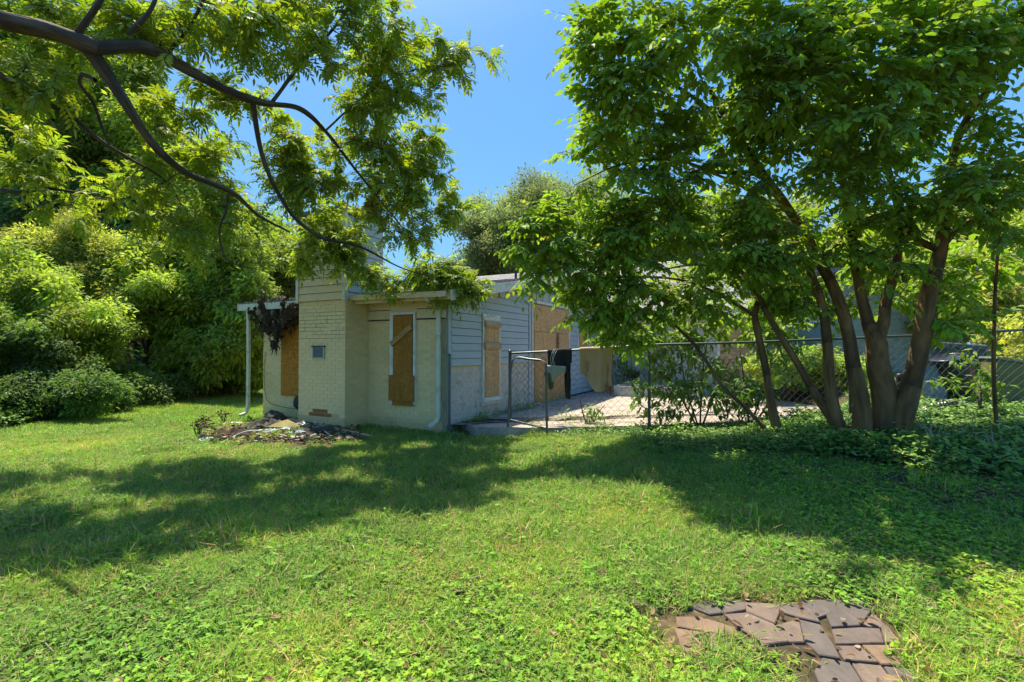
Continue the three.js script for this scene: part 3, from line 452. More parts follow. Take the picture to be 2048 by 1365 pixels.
{
  const k = mesh('dark_jacket', drape(onRail(1096), onRail(1142), 0.36, 0.3, 0.06, (u) => 0.92 + 0.1 * Math.sin(u * 4)), cloth([0.022, 0.02, 0.024])); tag(k, 'black jacket with pale drawstrings folded over the fence rail', 'jacket');
  const a = onRail(1108); for (const [dx, ph] of [[0, 0], [0.03, 1.3], [0.065, 2.1]]) mesh('drawstring', limb([V(a.x + dx, a.y + 0.035, a.z + 0.04), V(a.x + dx - 0.05, a.y - 0.06, a.z + 0.09), V(a.x - 0.07 + dx * 0.5 + 0.02 * Math.sin(ph), a.y - 0.17, a.z + 0.08), V(a.x - 0.05 + dx, a.y - 0.27, a.z + 0.075)], [0.004, 0.004, 0.004], 14, 5, 0), cloth([0.55, 0.55, 0.56]), k);
  tag(mesh('black_trousers', drape(onRail(1119), onRail(1143), 0.9, 0.25, 0.05, (u) => u < 0.42 ? 0.4 : 0.98 + 0.04 * u), cloth([0.016, 0.015, 0.018])), 'black trouser leg hanging lowest over the fence rail', 'trousers');
  const sg = drape(onRail(1094).add(V(-0.01, -0.29, 0.06)), onRail(1131).add(V(0, -0.33, 0.06)), 0.2, 0.08, 0.07, (u) => 0.6 + 0.9 * sstep(0.75, 0.2, u)); tag(mesh('grey_shirt', sg, cloth([0.27, 0.28, 0.22])), 'olive-grey shirt bunched below the black jacket on the fence', 'shirt');
  tag(mesh('olive_cloth', drape(onRail(1097).add(V(0, -0.4, 0.05)), onRail(1108).add(V(0, -0.42, 0.05)), 0.33, 0.05, 0.03, (u) => 1 - 0.4 * Math.abs(u - 0.5)), cloth([0.07, 0.085, 0.035])), 'dark olive cloth hanging beneath the grey shirt', 'cloth');
  tag(mesh('tan_cover', drape(onRail(1160), onRail(1226), 0.80, 0.4, 0.06, (u) => 0.55 + 0.44 * sstep(0.0, 0.52, u) - 0.12 * sstep(0.62, 0.95, u), 0.014), std([0.47, 0.29, 0.16], 0.7, { map: tMottle })), 'large tan sheet with a pointed lower edge hung over the fence', 'sheet');
  tag(mesh('pink_cloth', drape(onRail(1212).add(V(0, -0.2, -0.05)), onRail(1227).add(V(0, -0.2, -0.05)), 0.68, 0.1, 0.03, (u) => 0.9 + 0.1 * u, 0.014), cloth([0.36, 0.15, 0.11])), 'faded pink strip of cloth behind the tan sheet on the fence', 'cloth');
}
// ------------------------------------------------------------------ torn insulation hanging from the eave
{
  const o = thing('torn_insulation', 'charred insulation hanging in dark shreds from the eave left of the chimney', 'debris', H(-4.36, 0, 0.25), HA);
  const mm = [std([0.035, 0.026, 0.016], 1), std([0.075, 0.05, 0.028], 1), std([0.20, 0.16, 0.11], 1)];
  const lumps = [[], [], []], low = (x) => x < -0.05 ? 2.42 - 0.75 * sstep(-0.9, -0.2, x) : 1.67 + 0.55 * sstep(-0.05, 0.6, x);
  for (let i = 0; i < 210; i++) { const x = rr(-0.85, 0.86), lo = low(x) + 0.1, y = lo + (2.56 - lo) * Math.pow(rnd(), 0.8), r = rr(0.04, 0.13) * (0.6 + 0.6 * (y - lo)), g = lump(r, rr(0.7, 1.3), rr(0.8, 1.6), rr(0.6, 1), 0.75, 3, 3); g.rotateY(rr(0, 6)); g.translate(x, y, rr(-0.14, 0.14)); lumps[rnd() < 0.62 ? 0 : rnd() < 0.75 ? 1 : 2].push(g); }
  lumps.forEach((l, i) => mesh('clump', mergeGeometries(l), mm[i], o, 'stuff'));
  const strands = [[], [], []];
  for (let i = 0; i < 190; i++) { const x = rr(-0.85, 0.85), y0 = rr(low(x), 2.45), l = rr(0.06, 0.24), pts = [V(x, y0, rr(-0.18, 0.22))], rad = [rr(0.008, 0.03)]; for (let k = 1; k < 5; k++) { const p = pts[k - 1].clone().add(V(gauss() * 0.05, -l / 4 + gauss() * 0.02, gauss() * 0.04)); pts.push(p); rad.push(rad[0] * rr(0.3, 1.3) * (1 - k / 5.5)); } strands[rnd() < 0.6 ? 0 : rnd() < 0.75 ? 1 : 2].push(limb(pts, rad, 8, 5, 0.4)); }
  for (let i = 0; i < 5; i++) { const x = -0.15 + i * 0.04, y0 = 1.75, pts = [V(x, y0, 0.05), V(x + 0.02, y0 - 0.14, 0.06), V(x + 0.03 * gauss(), y0 - rr(0.2, 0.34), 0.06)]; strands[0].push(limb(pts, [0.03, 0.018, 0.005], 8, 5, 0.5)); }
  strands.forEach((q, i) => mesh('shred', mergeGeometries(q), mm[i], o, 'stuff'));
  // black twigs of a burnt vine above it
  const tw = []; for (let i = 0; i < 26; i++) { const x = rr(-0.5, 0.75), p = V(x, 2.5, rr(0, 0.2)); tw.push(limb([p, V(x + gauss() * 0.1, 2.75, 0.1 + gauss() * 0.1), V(x + gauss() * 0.25, rr(2.85, 3.15), 0.1 + gauss() * 0.2)], [0.009, 0.006, 0.002], 6, 4, 0)); } mesh('burnt_twig', mergeGeometries(tw), mm[0], o, 'stuff');
}
// ------------------------------------------------------------------ debris heap by the chimney
const ground = (px, py) => { let d = EYE / Math.max(0.02, (py - 700) / FPX), p; for (let i = 0; i < 12; i++) { p = at(px, py, d); d = Math.max(1, d * (EYE - gh(p.x, p.z)) / Math.max(0.05, EYE - p.y)); } p = at(px, py, d); p.y = gh(p.x, p.z); return p; };
{
  const put = (name, label, cat, px, py, geo, m, up = 0.02, rot = [0, 0, 0], group) => { const p = ground(px, py); const o = mesh(name, geo, m); o.position.set(p.x, p.y + up, p.z); o.rotation.set(...rot); return tag(o, label, cat, group); };
  const soilM = std([0.10, 0.068, 0.04], 1, { map: tSoil, bumpMap: tFine, bumpScale: 0.02 });
  const heap = (px, py, w, h, d, m, name, label, kind) => { const g = new THREE.SphereGeometry(1, 40, 14, 0, 6.2832, 0, Math.PI / 2), p = g.attributes.position, s = rnd() * 40; for (let i = 0; i < p.count; i++) { const x = p.getX(i), y = p.getY(i), z = p.getZ(i), k = 0.65 + 0.9 * fbm(x * 2.6 + s, z * 2.6 + s, 256, 4); p.setXYZ(i, x * w * k, Math.max(-0.02, y * h * (0.3 + 1.5 * fbm(x * 5 + s, z * 5 + s, 256, 3)) * k), z * d * k); } g.computeVertexNormals(); const q = ground(px, py); const o = mesh(name, uvm(g), m); o.position.set(q.x, q.y - 0.01, q.z); return tag(o, label, 'debris', null, kind); };
  heap(560, 884, 1.25, 0.03, 0.5, soilM, 'bare_dirt', null, 'structure'); heap(650, 892, 0.8, 0.02, 0.25, std([0.30, 0.20, 0.12], 1, { map: tSoil }), 'bare_dirt', null, 'structure'); heap(440, 905, 0.7, 0.03, 0.25, std([0.30, 0.20, 0.12], 1, { map: tSoil }), 'bare_dirt', null, 'structure');
  heap(540, 862, 0.5, 0.15, 0.35, M.soot, 'ash_heap', 'black ash heap at the foot of the wall left of the chimney'); heap(465, 876, 0.38, 0.13, 0.3, std([0.07, 0.042, 0.022], 1, { map: tSoil }), 'rubbish_heap', 'dark brown heap of charred rubbish at the left end of the debris'); heap(630, 872, 0.55, 0.10, 0.28, std([0.03, 0.027, 0.022], 1), 'ash_heap', 'flat black ash patch along the chimney foot');
  { const p = ground(550, 852), g = lump(0.2, 1.1, 0.95, 1, 0.3, 4); const o = mesh('charred_bundle', g, M.soot); o.position.set(p.x, p.y + 0.12, p.z); tag(o, 'round charred bundle leaning on the wall left of the chimney', 'debris'); }
  { const a = ground(575, 850), b = ground(742, 879); a.y += 0.12; b.y += 0.05; const l = a.distanceTo(b), o = mesh('fallen_plank', uvm(chamferBox(0.09, 0.03, l)), M.lumberPale); o.position.copy(a).lerp(b, 0.5); o.lookAt(b); tag(o, 'long pale plank lying along the chimney foot', 'plank'); }
  { const a = ground(655, 852), b = ground(662, 861); const o = mesh('splintered_board', box(0.5, 0.02, 0.1), M.lumber); o.position.copy(a).setY(a.y + 0.1); o.rotation.set(0.3, 0.5, 0.1); tag(o, 'short brown board piece in front of the chimney', 'board'); }
  { const s = new THREE.Shape(); s.moveTo(-0.3, 0); s.lineTo(0.32, -0.02); s.lineTo(0.26, 0.07); s.lineTo(0.02, 0.2); s.lineTo(-0.1, 0.15); s.closePath(); const g = new THREE.ExtrudeGeometry(s, { depth: 0.03, bevelEnabled: true, bevelSize: 0.006, bevelThickness: 0.006, bevelSegments: 1 }); put('foam_panel', 'torn yellow foam panel lying on the debris heap', 'foam panel', 567, 866, uvm(g), std([0.34, 0.29, 0.10], 0.9, { map: tMottle }), 0.08, [-0.9, 0.1, 0.05]); }
  const sheet = (w, d, amp) => { const g = new THREE.PlaneGeometry(w, d, 14, 8); g.rotateX(-Math.PI / 2); const p = g.attributes.position, s = rnd() * 50; for (let i = 0; i < p.count; i++) { p.setY(i, amp * (fbm(p.getX(i) * 9 + s, p.getZ(i) * 9 + s, 256, 3) - 0.3) * 2); p.setX(i, p.getX(i) + gauss() * 0.015); p.setZ(i, p.getZ(i) + gauss() * 0.015); } const a = g.toNonIndexed(), b = a.clone(); b.translate(0, -0.006, 0); const q = b.attributes.position; for (let i = 0; i < q.count; i += 3) { const x = q.getX(i), y = q.getY(i), z = q.getZ(i); q.setXYZ(i, q.getX(i + 1), q.getY(i + 1), q.getZ(i + 1)); q.setXYZ(i + 1, x, y, z); } const m = mergeGeometries([a, b]); m.computeVertexNormals(); return m; };
  const pale = (c) => std(c, 0.5, { side: THREE.DoubleSide });
  put('plastic_sheet', 'pale blue plastic sheet crumpled in the middle of the debris', 'plastic sheet', 556, 872, sheet(0.42, 0.2, 0.07), pale([0.20, 0.27, 0.31]), 0.09, [0, 0.3, 0]);
  put('plastic_scrap', 'light blue plastic scrap right of the crumpled sheet', 'plastic scrap', 594, 875, sheet(0.3, 0.16, 0.05), pale([0.22, 0.29, 0.36]), 0.08, [0, -0.2, 0]);
  put('plastic_scrap', 'blue-white scrap lying apart on the grass left of the heap', 'plastic scrap', 413, 887, sheet(0.22, 0.14, 0.05), pale([0.40, 0.48, 0.66]), 0.05, [0, 0.6, 0]);
  put('plastic_scrap', 'pale turquoise scrap on the grass behind the heap near the left downspout', 'plastic scrap', 472, 852, sheet(0.24, 0.12, 0.04), pale([0.42, 0.52, 0.46]), 0.05, [0, 0, 0]);
  put('paper_scrap', 'white crumpled paper at the right end of the debris', 'paper', 676, 874, sheet(0.26, 0.12, 0.06), pale([0.42, 0.43, 0.42]), 0.06, [0, 0.2, 0]);
  put('paper_scrap', 'white paper scrap under the missing bricks of the chimney', 'paper', 630, 857, sheet(0.2, 0.1, 0.06), pale([0.42, 0.42, 0.38]), 0.1, [0.4, 0.2, 0]);
  const can = (r, l) => { const g = new THREE.LatheGeometry([[0, 0], [r * 0.8, 0], [r, 0.008], [r, l - 0.015], [r * 0.75, l], [0, l]].map(q => new THREE.Vector2(...q)), 16); g.rotateZ(Math.PI / 2); g.translate(l / 2, 0, 0); return g; };
  put('rolled_tube', 'cream cardboard tube lying in front of the debris', 'tube', 594, 883, can(0.045, 0.26), std([0.38, 0.35, 0.26], 0.7), 0.05, [0, 0.15, 0.05]);
  put('plastic_bottle', 'white plastic bottle lying right of the cream tube', 'bottle', 617, 880, can(0.035, 0.2), std([0.55, 0.58, 0.55], 0.35), 0.05, [0, -0.3, 0]);
  put('drink_can', 'small silver can on the ash left of the cream tube', 'can', 519, 872, can(0.033, 0.12), M.galv, 0.08, [0, 0.6, 0]);
  { const g = lump(0.17, 1.2, 0.6, 0.9, 0.3, 4); put('rubbish_bag', 'dark green rubbish bag lying right of the yellow foam panel', 'rubbish bag', 606, 862, g, std([0.02, 0.045, 0.03], 0.35), 0.08); }
  { const g = lump(0.15, 1.2, 0.65, 0.9, 0.3, 4); put('rubbish_bag', 'blackish green rubbish bag near the right end of the debris', 'rubbish bag', 648, 868, g, std([0.02, 0.035, 0.03], 0.35), 0.08); }
  put('bent_pipe', 'thin grey pipe curving out of the brown heap', 'pipe', 490, 880, limb([V(-0.25, 0, 0.1), V(-0.1, 0.08, 0.05), V(0.05, 0.13, 0), V(0.25, 0.13, -0.05)], [0.012, 0.012, 0.012], 14, 7, 0, true), std([0.36, 0.40, 0.40], 0.5), 0.02);
  for (const [px, py, l] of [[395, 880, 'thin charred twig standing at the far left of the debris'], [406, 855, 'dry dark weed standing behind the charred twig'], [447, 848, 'dry brown weed standing over the brown rubbish heap']]) { const tw = [], p = ground(px, py), H0 = rr(0.22, 0.38); for (let i = 0; i < 9; i++) { const a = V(gauss() * 0.02, 0, gauss() * 0.02), b = V(gauss() * 0.09, H0 * rr(0.4, 0.7), gauss() * 0.08), c = V(gauss() * 0.18, H0 * rr(0.7, 1.1), gauss() * 0.15); tw.push(limb([a, b, c], [0.008, 0.005, 0.002], 6, 4, 0)); for (let k = 0; k < 3; k++) { const lg = lump(0.016, 1, 0.7, 1, 0.5, 1); lg.translate(b.x + (c.x - b.x) * rr(0, 1), b.y + (c.y - b.y) * rr(0, 1), b.z + (c.z - b.z) * rr(0, 1)); lg.deleteAttribute('uv'); tw.push(lg); } } const gs = tw.map(g => { const q = g.index ? g.toNonIndexed() : g; q.deleteAttribute('uv'); return q; }); const o = mesh('dry_weed', mergeGeometries(gs), std([0.05, 0.035, 0.02], 1)); o.position.copy(p); tag(o, l, 'weed'); }
  // small litter in the heap nobody could count
  const bits = []; for (let i = 0; i < 900; i++) { const p = ground(rr(400, 720), rr(856, 892)); const g = box(rr(0.02, 0.12), rr(0.005, 0.02), rr(0.015, 0.05)); g.rotateZ(gauss() * 0.5); g.rotateY(rr(0, 6.3)); g.translate(p.x, p.y + rr(0.02, 0.12), p.z); const k = rnd(); tint(g, k < 0.55 ? [0.04, 0.03, 0.02] : k < 0.75 ? [0.2, 0.14, 0.08] : k < 0.82 ? [0.30, 0.29, 0.26] : [0.24, 0.16, 0.08]); bits.push(g); }
  tag(mesh('litter', mergeGeometries(bits), std([1, 1, 1], 0.9, { vertexColors: true })), 'small charred scraps and litter scattered over the debris by the chimney', 'litter', null, 'stuff');
}
// ------------------------------------------------------------------ things on and behind the patio
{
  const c = H(2.3, PATIO, -7.6), o = thing('raised_planter', 'low grey timber planter with weeds below the foundation vent', 'planter', c, HA + 0.05);
  for (const [x, z, w, d] of [[0, 0.45, 2.4, 0.06], [0, -0.45, 2.4, 0.06], [-1.17, 0, 0.06, 0.84], [1.17, 0, 0.06, 0.84]]) mesh('side_board', box(w, 0.3, d, x, 0.15, z), M.greyPlain, o); mesh('soil', box(2.28, 0.2, 0.84, 0, 0.12, 0), std([0.10, 0.07, 0.05], 1, { map: tSoil }), o);
  tag(mesh('orange_tarp', (() => { const g = drape(at(1240, 615, 15.5), at(1285, 618, 15.5), 0.22, 0.2, 0.03, (u) => 0.8 + 0.3 * u); return g; })(), std([0.62, 0.22, 0.02], 0.6)), 'orange tarp scrap caught at the eave of the rear block', 'tarp');
  { const p = at(1205, 628, 15.8), g = new THREE.CylinderGeometry(0.12, 0.13, 0.75, 12); g.rotateZ(1.5); const r = mesh('rolled_mat', g, std([0.28, 0.2, 0.15], 0.9, { map: tMottle })); r.position.copy(p); tag(r, 'brown rolled mat lying at the eave left of the orange tarp', 'mat'); }
}
// the black bin, bags, pipes, tilted cart at the right behind the fence
{
  const P = (px, py, d) => { const p = at(px, py, d); return V(p.x, gh(p.x, p.z), p.z); };
  const blk = std([0.012, 0.012, 0.014], 0.3), gr = std([0.22, 0.25, 0.29], 0.5, { map: tMottle });
  { const p = P(1905, 790, 9.2), o = thing('black_barrel', 'black plastic barrel lying tilted beside the grey panel behind the fence', 'barrel', p, 0.3); const g = new THREE.LatheGeometry([[0, 0], [0.26, 0], [0.29, 0.05], [0.31, 0.4], [0.29, 0.44], [0.31, 0.48], [0.30, 0.85], [0.25, 0.92], [0, 0.92]].map(q => new THREE.Vector2(...q)), 26); g.rotateZ(0.25); g.translate(0.1, 0.05, 0); mesh('body', g, blk, o); const rim = new THREE.TorusGeometry(0.28, 0.02, 8, 26); rim.rotateX(Math.PI / 2); rim.rotateZ(0.25); rim.translate(-0.12, 0.94, 0); mesh('rim', rim, blk, o); }
  { const p = P(1868, 790, 9.0), o = thing('old_appliance', 'pale grey appliance panel leaning between the thick trunk and the black barrel', 'panel', p, 0.25); mesh('sheet', box(0.5, 0.85, 0.05, 0, 0.45, 0, [-0.18, 0, 0.1]), gr, o); const h = new THREE.CylinderGeometry(0.05, 0.05, 0.03, 14); h.rotateX(Math.PI / 2); h.translate(0.0, 0.75, -0.08); mesh('hole', h, blk, o); }
  { const p = P(1940, 790, 9.4), o = thing('metal_post', 'thick weathered brown post standing right of the black barrel', 'post', p); mesh('shaft', limb([V(0, 0, 0), V(0.01, 0.4, 0), V(0, 0.88, 0)], [0.09, 0.085, 0.085], 8, 12, 0.03, true), std([0.26, 0.21, 0.17], 0.8, { map: tBark }), o); }
  { const p = P(1915, 812, 8.6), o = thing('drain_pipe', 'shiny black corrugated pipe lying on the ground before the barrel', 'pipe', p, -0.1); const pts = [], rad = []; for (let i = 0; i <= 40; i++) { pts.push(V(-0.45 + i * 0.022, 0.10 + 0.05 * Math.sin(i * 0.09), 0.05 * Math.sin(i * 0.13))); rad.push(i % 2 ? 0.085 : 0.098); } mesh('tube', limb(pts, rad, 80, 14, 0, true), std([0.03, 0.032, 0.036], 0.28), o); }
  { const p = P(1790, 745, 8.9), o = thing('stove_pipe', 'black elbow pipe seen between the trunks behind the fence', 'pipe', p); mesh('tube', limb([V(-0.12, 0.42, 0.05), V(0.05, 0.42, 0), V(0.12, 0.5, -0.02), V(0.12, 0.8, -0.02)], [0.075, 0.075, 0.075, 0.075], 18, 14, 0, true), blk, o); }
  { // wheeled cart, olive, lying tilted
    const p = P(2015, 800, 8.9), o = thing('tipped_cart', 'olive plastic rubbish cart lying tipped at the right edge behind the fence', 'cart', p, -0.35); const s = new THREE.Shape(); s.moveTo(-0.36, 0); s.lineTo(0.26, 0.02); s.lineTo(0.40, 0.74); s.lineTo(-0.22, 0.86); s.closePath(); const m = std([0.17, 0.17, 0.055], 0.55, { map: tMottle }); const g = new THREE.ExtrudeGeometry(s, { depth: 0.5, bevelEnabled: true, bevelSize: 0.02, bevelThickness: 0.02, bevelSegments: 2 }); g.translate(0, 0, -0.25); mesh('body', uvm(g), m, o); mesh('lid', box(0.72, 0.035, 0.6, 0.09, 0.835, 0, [0, 0, -0.19]), std([0.20, 0.23, 0.20], 0.5), o); for (const z of [-0.3, 0.3]) { const w = new THREE.CylinderGeometry(0.12, 0.12, 0.05, 18); w.rotateX(Math.PI / 2); w.translate(-0.33, 0.12, z); mesh('wheel', w, blk, o); } }
  { const p = at(1925, 690, 9.6), g = drape(at(1862, 686, 9.7), at(1975, 694, 9.4), 0.08, 0.3, 0.05, (u) => 0.7 + 0.4 * Math.sin(u * 7) ** 2); tag(mesh('blue_tarp', g, std([0.07, 0.085, 0.11], 0.5)), 'grey-blue tarp draped over the barrel and post behind the fence', 'tarp'); }
  { const p = P(1850, 806, 8.5), g = lump(0.2, 1.3, 0.6, 0.9, 0.3, 4); g.translate(0, 0.08, 0); const o = mesh('black_bag', g, blk); o.position.copy(p); tag(o, 'black plastic bag on the ground at the foot of the thick right trunk', 'bag'); }
}
// ------------------------------------------------------------------ neighbouring buildings
{
  const p = at(1640, 700, 16.5), o = thing('neighbour_house', 'beige-green lap-sided house with a pale-framed window behind the multi-stemmed tree', 'house', V(p.x, 0, p.z), -0.12);
  const sm = std([0.36, 0.37, 0.31], 0.8, { map: tGrime }); mesh('wall', box(6.5, 4.2, 4, 1.2, 1.9, -2.1), sm, o);
  for (let y = 0.2; y < 4.0; y += 0.19) for (const [a, b] of (y > 0.7 && y < 2.5 ? [[-2.05, -0.75], [0.25, 4.45]] : [[-2.05, 4.45]])) { const q = mesh('siding_board', box(b - a, 0.2, 0.014, (a + b) / 2, y, -0.06, [-0.05, 0, 0]), sm, o); q.name = numbered('siding_board'); }
  const w = new THREE.Group(); w.name = 'window'; o.add(w); mesh('frame', mergeGeometries([box(0.09, 1.8, 0.08, -0.72, 1.6, -0.05), box(0.09, 1.8, 0.08, 0.22, 1.6, -0.05), box(1.02, 0.1, 0.08, -0.25, 2.5, -0.049), box(1.06, 0.1, 0.1, -0.25, 0.68, -0.045), box(0.9, 0.05, 0.05, -0.25, 1.6, -0.052)]), M.white, w); mesh('pane', box(0.86, 1.75, 0.015, -0.25, 1.6, -0.08), std([0.10, 0.13, 0.15], 0.08), w);
  mesh('roof', box(7.4, 0.15, 5, 1.2, 4.1, -2), M.shingle, o);
}
{
  const p = at(255, 740, 24), o = thing('brick_house', 'low brown brick house with a pale blue porch rail far behind the left shrubs', 'house', V(p.x, 0, p.z), 0.25);
  const bm = std([0.27, 0.13, 0.06], 0.9, { map: tMottle }); mesh('wall', box(7, 2.9, 6, 2.2, 1.2, -3), bm, o);
  const rows = []; for (let y = 0.05; y < 2.6; y += 0.08) { let x = -1.3; while (x < 5.7) { const w = 0.22; rows.push(tint(box(w - 0.012, 0.066, 0.02, x + w / 2, y, 0.0), g3(rr(0.7, 1.25)))); x += w; } } const bv = bm.clone(); bv.vertexColors = true; mesh('brickwork', mergeGeometries(rows), bv, o, 'stuff');
  mesh('window', box(1.0, 1.2, 0.06, 3.6, 1.5, 0.02), std([0.12, 0.14, 0.16], 0.1), o); mesh('door', box(0.25, 1.7, 0.05, 0.4, 1.1, 0.02), M.dark, o);
  { const s = new THREE.Shape(); s.moveTo(-0.5, 0); s.lineTo(7, 0); s.lineTo(3.3, 1.7); s.closePath(); const g = new THREE.ExtrudeGeometry(s, { depth: 0.3, bevelEnabled: false }); g.translate(-1, 2.6, -0.1); mesh('gable', uvm(g), M.white, o); mesh('roof', box(9, 0.2, 7.5, 2.2, 2.75, -3), M.shingle, o); }
  const pb = std([0.40, 0.46, 0.52], 0.6); mesh('porch_floor', box(3.6, 0.25, 3, -3.1, 0.35, -1.4), pb, o); mesh('porch_rail', box(3.5, 0.07, 0.07, -3.1, 1.35, 0), pb, o); for (let x = -4.8; x < -1.4; x += 0.3) mesh('baluster', box(0.05, 0.9, 0.05, x, 0.9, 0), pb, o); mesh('porch_roof', box(3.8, 0.2, 3.2, -3.1, 2.7, -1.4), M.white, o); for (const x of [-4.8, -1.5]) mesh('porch_post', box(0.1, 2.3, 0.1, x, 1.5, 0.05), M.white, o);
  { const q = at(302, 755, 20.5), b = thing('recycling_bin', 'small blue and white bin behind the left shrubs before the brick house', 'bin', V(q.x, 0, q.z)); const g = new THREE.CylinderGeometry(0.28, 0.22, 0.75, 4, 1); g.rotateY(0.78); g.translate(0, 0.38, 0); mesh('body', g.toNonIndexed(), std([0.03, 0.13, 0.42], 0.5), b); mesh('lid', box(0.46, 0.07, 0.46, 0, 0.78, 0), M.white, b); }
}
// ------------------------------------------------------------------ near trees
const LG = { pecan: [0.22, 0.385, 0.016], laurel: [0.20, 0.385, 0.016] };
const deep = (px, d) => d * (1 + 0.24 * sstep(250, 800, px));          // the boughs reach away from the lens towards the house
const addSkel = (list, out) => list.forEach(([pts, r]) => out.push(...limbNodes(pts, r, 18)));
const px3 = (a) => a.map(([x, y, d]) => at(x, y, d));
// gaps in the canopy where the sun comes through: the ground spots it reaches and the gap's radius
const sunSpots = [[350, 925, .3], [560, 912, .34], [150, 945, .3], [430, 1035, .25], [20, 1010, .4], [250, 985, .25], [720, 930, .28], [480, 975, .22], [120, 1090, .25], [700, 1010, .25], [820, 905, .4], [930, 985, .3], [1880, 985, .34], [2010, 1010, .34], [1180, 935, .3], [1330, 985, .22], [250, 1080, .2], [640, 980, .25], [1560, 1040, .25], [1780, 1100, .25], [1950, 1150, .3], [1420, 905, .3], [1250, 915, .3], [1500, 965, .32], [1700, 1015, .32], [1090, 960, .28], [1400, 1045, .3], [1900, 1080, .3], [1620, 930, .25]].map(([x, y, r]) => { let d = EYE / ((y - 700) / FPX); const p = at(x, y, d); return [p, r]; });
const inSunGap = (c) => sunSpots.some(([p, r]) => { const v = c.clone().sub(p), t = v.dot(sunDir); return v.addScaledVector(sunDir, -t).length() < r; });
function clustersIn(blobs, gaps = []) {
  const out = [];
  for (const [px, py, rx, ry, d, rd, n] of blobs) for (let i = 0, tries = 0; i < n && tries < n * 8; tries++) {
    const u = dirRand().multiplyScalar(Math.cbrt(rnd())), X = px + u.x * rx, Y = py + u.y * ry;
    if (gaps.some(([gx, gy, a, b]) => ((X - gx) / a) ** 2 + ((Y - gy) / b) ** 2 < 1)) continue;
    const c = at(X, Y, d + u.z * rd); if (inSunGap(c)) continue; out.push(c); i++;
  }
  return out;
}
const pxL = (a) => a.map(([x, y, d]) => at(x, y, deep(x, d))), mapD = (bl) => bl.map(([x, y, rx, ry, d, rd, n]) => [x, y, rx, ry, deep(x, d) + 0.45, rd, Math.round(n * 1.95)]);
{ // left overhanging tree with pinnate leaves
  const t = thing('overhanging_tree', 'big tree reaching in from the left with dark crooked limbs and feathery leaves', 'tree', V(0, 0, 0));
  const limbs = [
    ['limb', pxL([[-190, 60, 4.5], [-60, 22, 4.5], [0, 38, 4.6], [95, 62, 4.75], [190, 95, 4.95], [285, 94, 5.2], [350, 125, 5.4], [430, 170, 5.6], [520, 205, 5.8], [600, 218, 6.0], [650, 262, 6.2], [715, 345, 6.4], [800, 450, 6.6]]), [0.12, 0.11, 0.105, 0.10, 0.095, 0.078, 0.07, 0.064, 0.056, 0.046, 0.03, 0.022, 0.012]],
    ['limb', pxL([[172, 92, 4.93], [215, 150, 5.1], [250, 205, 5.2], [285, 262, 5.35], [318, 302, 5.5], [370, 345, 5.7], [420, 365, 5.85], [470, 390, 6.0], [515, 430, 6.2], [580, 465, 6.4]]), [0.07, 0.068, 0.062, 0.056, 0.055, 0.05, 0.042, 0.038, 0.024, 0.012]],
    ['limb', pxL([[505, 203, 5.78], [512, 255, 5.9], [525, 315, 6.0], [548, 372, 6.1], [580, 425, 6.2], [607, 452, 6.3], [650, 478, 6.4], [720, 494, 6.6], [800, 535, 6.8], [880, 560, 7.0]]), [0.04, 0.036, 0.034, 0.032, 0.034, 0.036, 0.03, 0.022, 0.012, 0.006]],
    ['limb', pxL([[-120, 70, 5.4], [0, 150, 5.5], [80, 198, 5.7], [150, 240, 5.9], [205, 285, 6.1], [260, 318, 6.3], [330, 362, 6.6], [380, 440, 6.9]]), [0.05, 0.04, 0.036, 0.032, 0.028, 0.02, 0.014, 0.006]],
    ['limb', pxL([[190, 160, 5.1], [165, 150, 5.15], [158, 165, 5.2], [185, 205, 5.3], [205, 260, 5.5], [218, 290, 5.6]]), [0.024, 0.022, 0.022, 0.018, 0.014, 0.01]],
    ['limb', pxL([[455, 388, 5.95], [452, 420, 6.0], [438, 465, 6.1], [455, 520, 6.2], [520, 540, 6.4]]), [0.02, 0.018, 0.014, 0.012, 0.005]],
    ['limb', pxL([[255, 68, 5.0], [300, 20, 5.0], [330, -60, 5.0]]), [0.03, 0.024, 0.02]], ['limb', pxL([[330, 110, 5.35], [380, 50, 5.4], [420, -40, 5.4], [430, -140, 5.4]]), [0.026, 0.022, 0.02, 0.018]],
    ['limb', pxL([[540, 210, 5.85], [600, 130, 5.9], [680, 40, 5.8], [740, -60, 5.7]]), [0.03, 0.026, 0.02, 0.014]], ['limb', pxL([[150, 75, 4.85], [205, -10, 4.8], [240, -120, 4.8]]), [0.04, 0.034, 0.03]],
    ['limb', pxL([[-60, 360, 6.5], [30, 385, 6.6], [90, 378, 6.7], [150, 384, 6.9], [240, 400, 7.1]]), [0.032, 0.03, 0.026, 0.018, 0.008]],
    ['limb', pxL([[650, 262, 6.2], [720, 200, 6.2], [800, 150, 6.1], [900, 125, 6.0]]), [0.018, 0.014, 0.01, 0.006]],
  ];
  const a0 = limbs[0][1][0], b0 = V(-7.2, -0.3, -4.6);
  const trunkPts = [b0, V(-7.0, 1.4, -4.5), V(-6.4, 3.2, -4.5), a0.clone(), a0.clone().lerp(limbs[0][1][1], 0.3)];
  mesh('trunk', limb(trunkPts, [0.34, 0.27, 0.22, 0.125, 0.12], 26, 14, 0.1), M.barkGrey, t);
  mesh('trunk', limb([V(-6.4, 3.2, -4.5), V(-6.0, 5.0, -4.3), V(-4.8, 6.6, -4.0), V(-3.4, 7.6, -3.8)], [0.18, 0.15, 0.1, 0.05], 20, 10, 0.08), M.barkGrey, t);
  const nodes = []; limbs.forEach(([n, p, r]) => { mesh('limb', limb(p, r.map(q => q * 0.86), 90, 12, 0.2), M.barkGrey, t); nodes.push(...limbNodes(p, r, 22)); });
